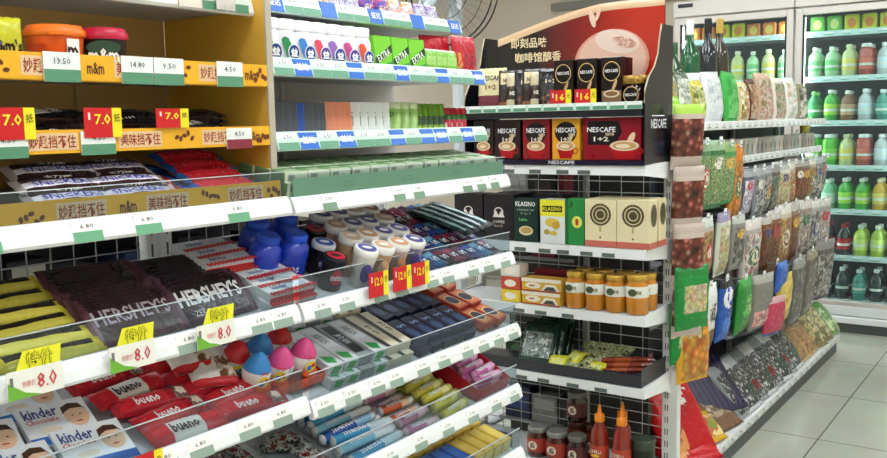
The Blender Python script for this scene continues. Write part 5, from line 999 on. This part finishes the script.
# lower goods in the base tray
def lean(mesh, y, z, x, rz, rx, label, group=None, name='snack_bag', cat='snack bag', ry=0): return put(mesh, name, at(x, y, z, rz, rx, ry), label, cat, group)
RB_ = pouch(.30, .38, .08, '#c4161f', [(0, 1, .9, 1, '#a8121a'), (.05, .45, .1, .4, mix_print(['#c4161f', '#e8a060', '#8a1018', '#d84a30'], 14))], [('旺旺', .05, .18, .5, .22, '#f2ece6', .04)], seed=130)
lean(RB_, 3.66, .15, -1.27, 66, -36, 'large red snack bag with white brush lettering at the near end of the base tray', None)
lean(RB_, 3.63, .14, -1.245, 62, -66, 'large red snack bag lying flat at the very front of the base tray')
YR_ = pouch(.26, .30, .07, '#d8a82c', [(0, 1, .5, 1, '#8a5a34'), (.1, .9, .1, .4, mix_print(['#d8c02c', '#7aa03a', '#c84a2c', '#e8d890'], 18))], (), seed=131)
lean(YR_, 3.88, .142, -1.265, 75, -54, 'yellow and brown snack bag lying past the red bags'); lean(pouch(.28, .30, .07, '#7a5c46', [(.1, .9, .2, .8, mix_print(['#7a5c46', '#b8a088', '#4a3428', '#d8c8b0'], 16))], (), seed=132), 4.13, .14, -1.262, 80, -62, 'brown clear-topped snack bag lying beside the dark purple pack')
for k in range(3):
    PP = B(); PP.box(-.16, .16, -.012, .012, 0, .26, M('#1c1436', .3), .004); F = FR(.32, .024, .26, 'F')
    for q in range(9): PP.rect(-.15+q*.034, -.147+q*.034, .02, .24, M('#6a5f86', .3), F)
    if k == 0: PPm = PP.mesh()
    put(PPm, 'seaweed_pack', at(-1.31-.05*k, 4.20+.05*k, .19+.04*k, 66, -44), f'dark purple ribbed pack leaning in the base tray, {ORD[k]} from the front', 'snack pack', 'dark purple ribbed packs')
STP = [pouch(.20, .30, .06, '#8f9496', [(.05, .95, .1, .8, mix_print(['#14181c', '#a8acac', '#20262a', '#12301e', '#5a6064'], 40, .2, .4))], (), seed=133, rect=[(-.1, -.2, .25, .1, '#7a1f24')]), pouch(.20, .30, .06, '#c4c8c8', [(.05, .95, .1, .8, mix_print(['#7a7e7e', '#14181c', '#585e60', '#1c1e22', '#b6b8b8'], 40, .2, .4))], (), seed=134, rect=[(.1, -.18, .22, .12, '#2c4a3a')])]
for k in range(8): lean(STP[k % 2], 4.36+.145*k, .138, -1.252+.006*(k % 2), 84+U(-6, 6), -38, f'silver and black striped snack bag standing in the base tray, {ORD[k]} from the purple packs', 'striped silver bags in the base tray')
FLT = pouch(.26, .22, .05, '#9a9ea0', [(.0, 1, .05, .95, mix_print(['#d2d4d4', '#8a3a34', '#2a2e32', '#a8acae', '#3a3e40'], 26, .2, 2))], (), seed=135)
for k in range(4): put(FLT, 'snack_bag', at(-1.33, 4.52+.2*k, .50+.012*(k % 2), 80+U(-10, 10), -76), f'glossy striped bag lying flat across the upright striped bags, {ORD[k]} along', 'snack bag', 'flat striped bags over the base tray')
BRD = [pouch(.24, .32, .08, '#b89a6c', [(.1, .9, .05, .75, TAN), (0, 1, .9, 1, '#d8d0bc')], (), seed=136), pouch(.24, .30, .08, '#8a7a50', [(.1, .9, .05, .75, mix_print(['#a8904c', '#5a5a2c', '#d8c890', '#7a6a3c'], 16))], (), seed=137), pouch(.22, .26, .08, '#5a8a44', [(.1, .9, .05, .75, mix_print(['#5a8a44', '#c8d8a0', '#2c5a2c', '#8aa860'], 16))], (), seed=138)]
for k, (m, y, l) in enumerate(((0, 5.52, 'bag of pale brown bread pieces beside the striped bags'), (0, 5.75, 'bag of pale brown bread pieces, second along'), (1, 5.96, 'olive and tan snack bag after the bread bags'), (1, 6.14, 'olive and tan snack bag near the fridge end'), (2, 6.32, 'green snack bag at the fridge end of the base tray'))):
    lean(BRD[m], y, .138, -1.252, 84+U(-8, 8), -42, l)
# --- goods on the two upper shelves
CUPS = []
for c, d in (('#d8d4c8', '#8a6a4a'), ('#b8c0b4', '#4a6a4c'), ('#c6bfb0', '#a03a34'), ('#a8a49c', '#3c3a38')):
    b = B(); b.lathe([(.034, 0), (.036, .003), (.038, .09), (.040, .094), (.036, .10)], M(c, .35), 16); F = Matrix.Rotation(R(18), 4, 'Z') @ FR(0, .075, 0, 'F')
    b.ell(0, .05, .022, .022, M(d, .35), F, .0022); b.rect(-.02, .02, .012, .022, M(d, .35), F, .0022); CUPS.append(b.mesh())
put(carton(.07, .06, .105, '#d8dcd8', [('F', 'r', 0, 1, .6, 1, '#c8584a'), ('F', 'r', .2, .8, .1, .5, '#a8b8a8'), ('L', 'r', 0, 1, .6, 1, '#c8584a')]), 'food_box', at(-1.44, 4.02, 1.39, 90), 'small white and red box, first on the lower white shelf', 'box')
for k in range(26):
    put(CUPS[(k*3+k//4) % 4], 'food_cup', at(-1.445, 4.12+k*.088, 1.3905, 90), f'small {("cream","grey-green","beige","grey")[(k*3+k//4)%4]} food cup on the lower white shelf, {(ORD+["twenty-"+o for o in ORD])[k]} from the red box', 'cup', 'food cups on the lower white shelf')
put(pouch(.14, .10, .05, '#d8c838', (), (), seed=139), 'snack_bag', at(-1.47, 6.32, 1.49, 90), 'small yellow bag on top of the food cups at the fridge end', 'snack bag')
UP = [(3.56, .20, .30, '#e8ddd0', mix_print(['#f0e6d8', '#e08a7a', '#e8c060', '#f6efe4'], 18), 'cream and peach snack bag at the near end of the top shelf, tilted', 30),
      (3.83, .16, .22, '#c9c8a8', mix_print(['#e0dfc0', '#5a6a48', '#c8b070', '#8a9a6a'], 24), 'grey-green mottled snack bag on the top shelf beside the peach one', 6),
      (4.02, .16, .24, '#5a6a50', mix_print(['#3a4a38', '#cfd6c8', '#7a8a70', '#e6e8e0'], 26), 'dark green patterned bag on the top shelf below the wine bottles', 0),
      (4.22, .15, .20, '#c8b840', mix_print(['#d8cc50', '#8a9a34', '#e8e0a0', '#6a7a2c'], 22), 'yellow-green snack bag on the top shelf before the white one', -4),
      (4.45, .20, .25, '#e4e6e6', mix_print(['#f2f4f4', '#d0d6d8', '#e8ecec', '#b8c0c4'], 18), 'large white translucent bag on the top shelf', 0),
      (4.72, .16, .26, '#3fae48', mix_print(['#3fae48', '#6cc86a', '#2c9a3c'], 20), 'bright green bag on the top shelf', 3),
      (4.93, .13, .22, '#e0d49a', mix_print(['#e8e0a8', '#7a5a34', '#c89a4a', '#f0ecd8'], 26), 'cream and brown bag after the bright green one on the top shelf', 0),
      (5.10, .12, .24, '#5a3a2c', mix_print(['#3a2a20', '#c8b090', '#8a5a3c'], 26), 'narrow dark brown bag on the top shelf', 0),
      (5.36, .24, .28, '#c8a890', mix_print(['#d8b8a0', '#b06a54', '#e0d4c4', '#8a7a50'], 26), 'wide salmon and orange bag on the top shelf', 0),
      (5.66, .20, .26, '#e0d6c8', mix_print(['#d8d2c4', '#a0705a', '#c4baa6', '#6f7c50'], 28), 'cream floral bag on the top shelf past the salmon one', 0),
      (5.94, .20, .27, '#dcdfd6', mix_print(['#e8eae4', '#a8b49a', '#f0f0ec', '#c8a890'], 18), 'whitish bag on the top shelf near the fridge end', 0),
      (6.22, .18, .24, '#8f8a70', mix_print(['#9a9474', '#d8d4c0', '#4a4a38'], 20), 'khaki bag standing last on the top shelf', 0)]
for i, (y, w, h, c, m, l, t) in enumerate(UP): put(pouch(w, h, .07, c, [(.08, .92, .1, .85, m)], (), seed=140+i), 'snack_bag', at(-1.47, y, 1.575+.5*w*math.sin(R(abs(t))), 86, -6) @ Euler((0, R(t), 0)).to_matrix().to_4x4(), l, 'snack bag', 'snack bags on the top white shelf')
put(pouch(.22, .12, .05, '#8fce3c', [(.1, .9, .3, .7, '#b4e05c')], (), seed=160), 'snack_bag', at(-1.38, 3.60, 1.575, 80, -8), 'lime green bag low at the near end of the top shelf, before the peach bag', 'snack bag')
put(carton(.10, .04, .22, '#e8e020', [('F', 'r', 0, .35, 0, .8, '#d0308a'), ('F', 'p', [(.4, .5), (.7, .9), (.9, .5), (.6, .2)], '#3a3a20')], .004), 'snack_box', at(-1.56, 3.72, 1.74, 80), 'yellow and magenta box raised behind the peach snack bag', 'snack box')
put(carton(.08, .05, .17, '#d8cfae', [('F', 'o', .5, .6, .3, .16, .06, '#4a4a30'), ('F', 'r', .2, .8, .1, .3, '#4a4a30')]), 'snack_box', at(-1.53, 3.95, 1.80-.10, 86), 'cream box with ring emblem behind the top shelf bags', 'snack box')
rs = B(); rs.box(-.09, .09, -.12, .12, 0, .123, M('#c8c8c0', .5), .003); put(rs.mesh(), 'carton', at(-1.59, 3.80, 1.5695+.0), 'plain pale carton raising the boxes at the near end of the top shelf', 'carton')
def wine(c, lab, cap):
    b = B(); b.lathe([(.034, 0), (.038, .004), (.038, .19), (.032, .215), (.015, .24), (.0135, .29)], juice(c), 22); g = B(); g.lathe([(.0385, .07), (.0388, .071), (.0388, .15), (.0385, .151)], M(lab, .45), 22)
    k = B(); k.lathe([(.0142, .262), (.0145, .263), (.0145, .302), (.013, .305)], M(cap, .35), 18); return [('bottle', b.mesh()), ('label_band', g.mesh()), ('cap', k.mesh())]
for y, x, sc_, c, lab, cap, l in ((4.47, -1.60, 1.70, '#1c5a34', '#e8ece8', '#e8ece8', 'dark green wine bottle with white cap and label above the top shelf bags'), (4.74, -1.60, 1.8, '#22262a', '#d8dcd8', '#1a1a1c', 'black wine bottle with pale label, middle of the three tall bottles'), (4.93, -1.60, 1.85, '#3a3424', '#2a2a22', '#c8a84c', 'dark wine bottle with gold cap, tallest of the three'), (4.25, -1.60, 1.3, '#234a2c', '#3a6a44', '#3a5a3c', 'short dark green bottle beside the white capped wine bottle')):
    put(wine(c, lab, cap), 'wine_bottle', at(x, y, 1.57) @ Matrix.Diagonal((1.3, 1.3, sc_, 1)), l, 'bottle')
# boxes behind the end rack mesh
DBX = [carton(.13, .09, .15, '#2c3350', [('F', 'r', .1, .9, .3, .7, '#3f4f8a')]), carton(.12, .09, .13, '#6a1f2a', [('F', 'r', .2, .8, .2, .8, '#8a3a40')]), carton(.13, .09, .12, '#8f918e', [('F', 'r', .1, .9, .5, .9, '#b4b6b2')]), carton(.12, .09, .14, '#26402e', [('F', 'e', .5, .5, .3, .3, '#5a7a5c')]), carton(.13, .09, .13, '#2a2522', [('F', 'r', .2, .8, .3, .6, '#4a423c')])]
for li, z in enumerate((.24, .48, .74, 1.0, 1.26)):
    b = B(); b.box(-2.14, -1.40, 3.475+.005, 3.60, z-.012, z, M('#8a8c8c', .5)); link('inner_shelf', b.mesh(), gd)
    for k in range(5): put(DBX[(k*2+li*3) % 5], 'goods_box', at(-2.05+k*.14, 3.54, z+.001), f'{("navy","dark red","grey","dark green","dark brown")[(k*2+li*3)%5]} box behind the rack mesh, {ORD[k]} across on the {ORD[li]} shelf up', 'box', 'boxes behind the end rack mesh')
# ================================================================== DRINKS FRIDGES
FY = 7.05
def fridge(x0, x1, nm, label):
    r = link('drinks_fridge', None, None, at((x0+x1)/2, 7.4, 0)); tag(r, label, 'fridge', 'tall drinks fridges'); off = Matrix.Translation((-(x0+x1)/2, -7.4, 0))
    FRM = M('#cfc9c2', .3, .2)
    def part(n, b, par=r):
        b.v = [off @ v for v in b.v]; return link(n, b.mesh(), par)
    b = B(); b.box(x0, x0+.03, FY+.05, 7.80, .06, 2.5, FRM); b.box(x1-.03, x1, FY+.05, 7.80, .06, 2.5, FRM); b.box(x0, x1, 7.77, 7.80, .06, 2.5, M('#33403f', .4)); b.box(x0, x1, FY+.05, 7.80, 2.40, 2.50, FRM); b.box(x0+.03, x1-.03, FY+.08, 7.77, .20, .23, M('#c9cfd0', .4)); part('cabinet', b)
    b = B(); b.box(x0, x1, FY-.01, FY+.05, 2.40, 2.52, FRM, .004); b.box(x0+.04, x0+.16, FY-.013, FY-.01, 2.47, 2.50, M('#2a2a2e', .3)); part('header', b)
    b = B(); b.box(x0, x1, FY-.005, FY+.05, .13, .20, M('#dfe2e2', .3), .004); b.box(x0, x1, FY-.03, FY+.05, .075, .125, M('#e9ebea', .25), .006); part('lower_trim', b)
    b = B(); b.box(x0+.01, x1-.01, FY+.02, 7.78, 0, .06, M('#4a4e50', .5)); b.box(x0, x1, FY+.01, FY+.05, .0, .078, M('#5a5e60', .45)); part('kick_plate', b)
    b = B(); w = .055
    b.box(x0+.005, x0+w, FY, FY+.04, .20, 2.39, FRM, .004); b.box(x1-w, x1-.005, FY, FY+.04, .20, 2.39, FRM, .004); b.box(x0+w, x1-w, FY, FY+.04, 2.34, 2.39, FRM, .003); b.box(x0+w, x1-w, FY, FY+.04, .20, .235, FRM, .003)
    d = part('door', b)
    b = B(); b.box(x0+w, x0+w+.012, FY+.002, FY+.03, .235, 2.34, M('#2c2e32', .4)); b.box(x1-w-.012, x1-w, FY+.002, FY+.03, .235, 2.34, M('#2c2e32', .4)); part('gasket', b, d)
    b = B(); b.box(x0+w, x1-w, FY+.012, FY+.018, .235, 2.34, clear('fridge_glass', '#edf6f4', haze=.03)); part('glass', b, d)
    b = B(); b.tube([(x0+.035, FY-.002, 1.0), (x0+.035, FY-.04, 1.02), (x0+.035, FY-.04, 1.48), (x0+.035, FY-.002, 1.50)], .009, STEEL, 8); part('handle', b, d)
    for z in (2.21, 1.88, 1.555, 1.225, .90, .555):
        b = B(); b.box(x0+.032, x1-.032, FY+.10, 7.72, z-.012, z, M('#dfe6e6', .3)); b.box(x0+.032, x1-.032, FY+.085, FY+.10, z-.03, z+.012, M('#d6ecea', .25), .002); s_ = part('shelf', b)
        F = Matrix(((1, 0, 0, 0), (0, 0, -1, FY+.085), (0, 1, 0, z-.026), (0, 0, 0, 1))); x = x0+.10
        while x < x1-.06:
            b = B(); b.rect(x-.03, x+.03, .006, .03, M('#f2f4f2', .3), F, .0006); b.rect(x-.03, x+.03, .006, .014, M('#7ab8a8', .3), F, .0012); part('price_tag', b, s_); x += .12
    b = B()
    for x in (x0+.05, x1-.055): b.box(x, x+.008, FY+.06, FY+.075, .25, 2.33, emit('#effaff', 22.0, 'led_strip'))
    b2 = B(); b2.X = Matrix(); part('led_strip', b)
    return r
fridge(-2.66, -1.735, 0, 'tall glass door drinks fridge behind the wine bottles, nearer the coffee header')
fridge(-1.73, -.80, 1, 'tall glass door drinks fridge beyond the snack gondola end, over the open floor')
def drink(c, cap, lab, r=.033, h=.22, neck=.012, shape=0):
    if shape == 0: pr = [(r*.9, 0), (r, .005), (r, h*.62), (r*.85, h*.74), (neck, h*.86), (neck, h*.90)]
    elif shape == 1: pr = [(r*.9, 0), (r, .006), (r*.86, h*.3), (r, h*.5), (r*.95, h*.66), (neck, h*.87), (neck, h*.90)]
    else: pr = [(r*.9, 0), (r, .004), (r, h*.80), (r*.8, h*.86), (neck*1.4, h*.88), (neck*1.4, h*.90)]
    b = B(); b.lathe(pr, juice(c), 16); k = B(); q = neck*(1.4 if shape == 2 else 1)
    k.lathe([(q*1.2, h*.885), (q*1.25, h*.89), (q*1.25, h*.97), (q*1.1, h)], M(cap, .3), 14); g = B(); g.lathe([(r*1.01, h*.22), (r*1.02, h*.23), (r*1.02, h*.55), (r*1.01, h*.56)], M(lab, .35), 16)
    g.lathe([(r*1.025, h*.33), (r*1.03, h*.335), (r*1.03, h*.40), (r*1.025, h*.405)], M('#e4e8de', .35), 16)
    return [('bottle', b.mesh()), ('label_band', g.mesh()), ('cap', k.mesh())]
DR = {'lime green': drink('#58c030', '#f0f2ee', '#8ad84a', .04, .25, .016, 2), 'pale yellow': drink('#d8dca0', '#e8ecc0', '#e6d86a', .038, .25, .014), 'coral red': drink('#b84a3c', '#f2f2f0', '#d86a5a', .038, .25, .016, 2), 'clear white capped': drink('#c8ccd0', '#f2f4f4', '#d8e6ee', .036, .25), 'deep green': drink('#2c8a44', '#7ac86a', '#3aa050', .036, .24), 'mint green': drink('#8ad0a0', '#e8f4ec', '#c8e6d0', .036, .24), 'grass green': drink('#4ab03c', '#e8f0e0', '#a8dc4a', .036, .25), 'amber yellow': drink('#d8a83c', '#f0e8c0', '#e8d06a', .036, .25), 'cola': drink('#2a1412', '#b02028', '#c4202c', .036, .25, .012, 1), 'yellow-green': drink('#b4cc4c', '#f2f4e8', '#d8e47a', .038, .25), 'black': drink('#20282a', '#e4e8e8', '#2c3c3e', .036, .25), 'teal': drink('#3a8a7c', '#e4efec', '#5aa898', .036, .24), 'brown': drink('#8a5a3a', '#f0ece6', '#c8a07a', .038, .24), 'pale green': drink('#b8e0b0', '#eef6ea', '#7ac87a', .036, .24)}
LV = {1.88: ['pale green', 'pale green', 'pale yellow', 'coral red', 'clear white capped', 'mint green', 'amber yellow'], 1.555: ['deep green', 'grass green', 'brown', 'clear white capped', 'teal', 'clear white capped', 'teal'], 1.225: ['lime green', 'lime green', 'pale yellow', 'coral red', 'clear white capped', 'clear white capped', 'lime green'],
      .90: ['deep green', 'mint green', 'grass green', 'grass green', 'amber yellow', 'yellow-green', 'yellow-green'], .555: ['cola', 'cola', 'cola', 'yellow-green', 'yellow-green', 'yellow-green', 'amber yellow'], .23: ['black', 'black', 'black', 'teal', 'black', 'black', 'black']}
LNAME = {1.88: 'second', 1.555: 'third', 1.225: 'fourth', .90: 'fifth', .555: 'sixth', .23: 'bottom'}
for z, seq in LV.items():
    for q in range(2):
        for k, nm in enumerate(seq):
            put(DR[nm], 'drink_bottle', at(-1.615+k*.118, FY+.15+q*.12, z+.001, 0) @ Matrix.Diagonal((1.3, 1.3, .95, 1)), f'{nm} drink bottle, {ORD[k]} along the {LNAME[z]} shelf of the outer fridge, {("front","rear")[q]} rank', 'drink bottle', 'drinks in the outer fridge')
LW = {1.88: ['clear white capped', 'teal', 'clear white capped', 'pale yellow', 'pale green', 'pale yellow', 'pale green'], 1.555: ['clear white capped', 'teal', 'clear white capped', 'clear white capped', 'mint green', 'clear white capped', 'pale green']}
for z, seq in LW.items():
    for k, nm in enumerate(seq): put(DR[nm], 'drink_bottle', at(-2.545+k*.118, FY+.15, z+.001, 0) @ Matrix.Diagonal((1.3, 1.3, .95, 1)), f'{nm} drink bottle, {ORD[k]} along the {LNAME[z]} shelf of the fridge behind the wine', 'drink bottle', 'drinks in the inner fridge')
TB_ = [carton(.10, .09, .12, '#d8dc2c', [('F', 'e', .5, .5, .3, .3, '#e88a2c')], .01), carton(.10, .09, .12, '#6cc050', [('F', 'e', .5, .5, .3, .3, '#d8ec8a')], .01), carton(.10, .09, .11, '#e88a3c', [('F', 'e', .5, .5, .3, .3, '#f0d86a')], .01)]
for k in range(7): put(TB_[(1, 1, 0, 0, 0, 1, 0)[k]], 'juice_carton', at(-1.60+k*.118, FY+.17, 2.211), f'{("yellow","green","orange")[(1,1,0,0,0,1,0)[k]]} juice carton, {ORD[k]} on the topmost shelf of the outer fridge', 'juice carton', 'juice cartons')
for k in range(7): put(TB_[(2, 2, 0, 0, 2, 2, 2)[k]], 'juice_carton', at(-2.54+k*.118, FY+.17, 2.211), f'{("yellow","green","orange")[(2,2,0,0,2,2,2)[k]]} juice carton, {ORD[k]} on the topmost shelf of the fridge behind the wine', 'juice carton', 'juice cartons')
# wall fan beyond the gum shelf
fn = link('pedestal_fan', None, None, at(-2.64, 3.9, 2.27)); tag(fn, 'grey pedestal fan with dark round wire rim beyond the far end of the gum shelf', 'fan')
b = B(); n = 40; YZ = lambda r, a, y=0: (r*math.cos(a), y, r*math.sin(a))
for r_, y_ in ((.24, 0), (.24, -.05), (.20, -.07), (.13, -.085)): b.tube([YZ(r_*1.12, 2*PI*k/n, y_) for k in range(n+1)], .004 if r_ > .23 else .002, M('#2a2c2e', .4), 6)
for k in range(36): a = 2*PI*k/36; b.tube([YZ(.04, a, -.09), YZ(.16, a, -.08), YZ(.268, a, -.04), YZ(.268, a, 0)], .0012, M('#8a8c8e', .4), 4)
link('cage', b.mesh(), fn)
b = B(); b.X = Matrix.Rotation(PI/2, 4, 'X'); b.lathe([(.045, .0), (.05, .01), (.05, .06), (.03, .09)], M('#c8ccce', .4), 20); link('hub', b.mesh(), fn)
for k in range(4):
    b = B(); a0 = k*PI/2; b.add([YZ(.04, a0, -.03), YZ(.19, a0-.2, -.02), YZ(.21, a0+.25, -.035), YZ(.16, a0+.6, -.05), YZ(.05, a0+.5, -.05)]+[YZ(.04, a0, -.026), YZ(.19, a0-.2, -.016), YZ(.21, a0+.25, -.031), YZ(.16, a0+.6, -.046), YZ(.05, a0+.5, -.046)], [(0, 1, 2, 3, 4), (9, 8, 7, 6, 5)]+[(i, (i+1) % 5, (i+1) % 5+5, i+5) for i in range(5)], M('#b8c4c8', .3), True); link('blade', b.mesh(), fn)
b = B(); b.box(-.02, .02, .0, .05, -2.25, .02, M('#c8ccce', .4), .004); b.box(-.18, .18, -.12, .22, -2.27, -2.24, M('#c8ccce', .4), .01); link('stand', b.mesh(), fn)
# ================================================================== CAMERA / RENDER SETTINGS
cam = bpy.data.cameras.new('camera'); co = bpy.data.objects.new('camera', cam); C.objects.link(co)
MW = Matrix(((0.820232, -0.050095, 0.569833), (0.571677, 0.106822, -0.813495), (-0.020118, 0.993015, 0.116257)))
cam.sensor_width = 36; cam.lens = 898.623/887*36; cam.clip_start = .02; cam.clip_end = 60
co.matrix_world = Matrix.Translation((0, 0, 1.6)) @ MW.to_4x4()
sc = bpy.context.scene; sc.camera = co
w = bpy.data.worlds.new('world'); sc.world = w; w.use_nodes = True
w.node_tree.nodes['Background'].inputs[0].default_value = (.8, .85, .9, 1); w.node_tree.nodes['Background'].inputs[1].default_value = .3
sc.view_settings.view_transform = 'Standard'; sc.view_settings.look = 'None'; sc.view_settings.exposure = 0.47; sc.view_settings.gamma = 1
sc.cycles.max_bounces = 8; sc.cycles.transparent_max_bounces = 16
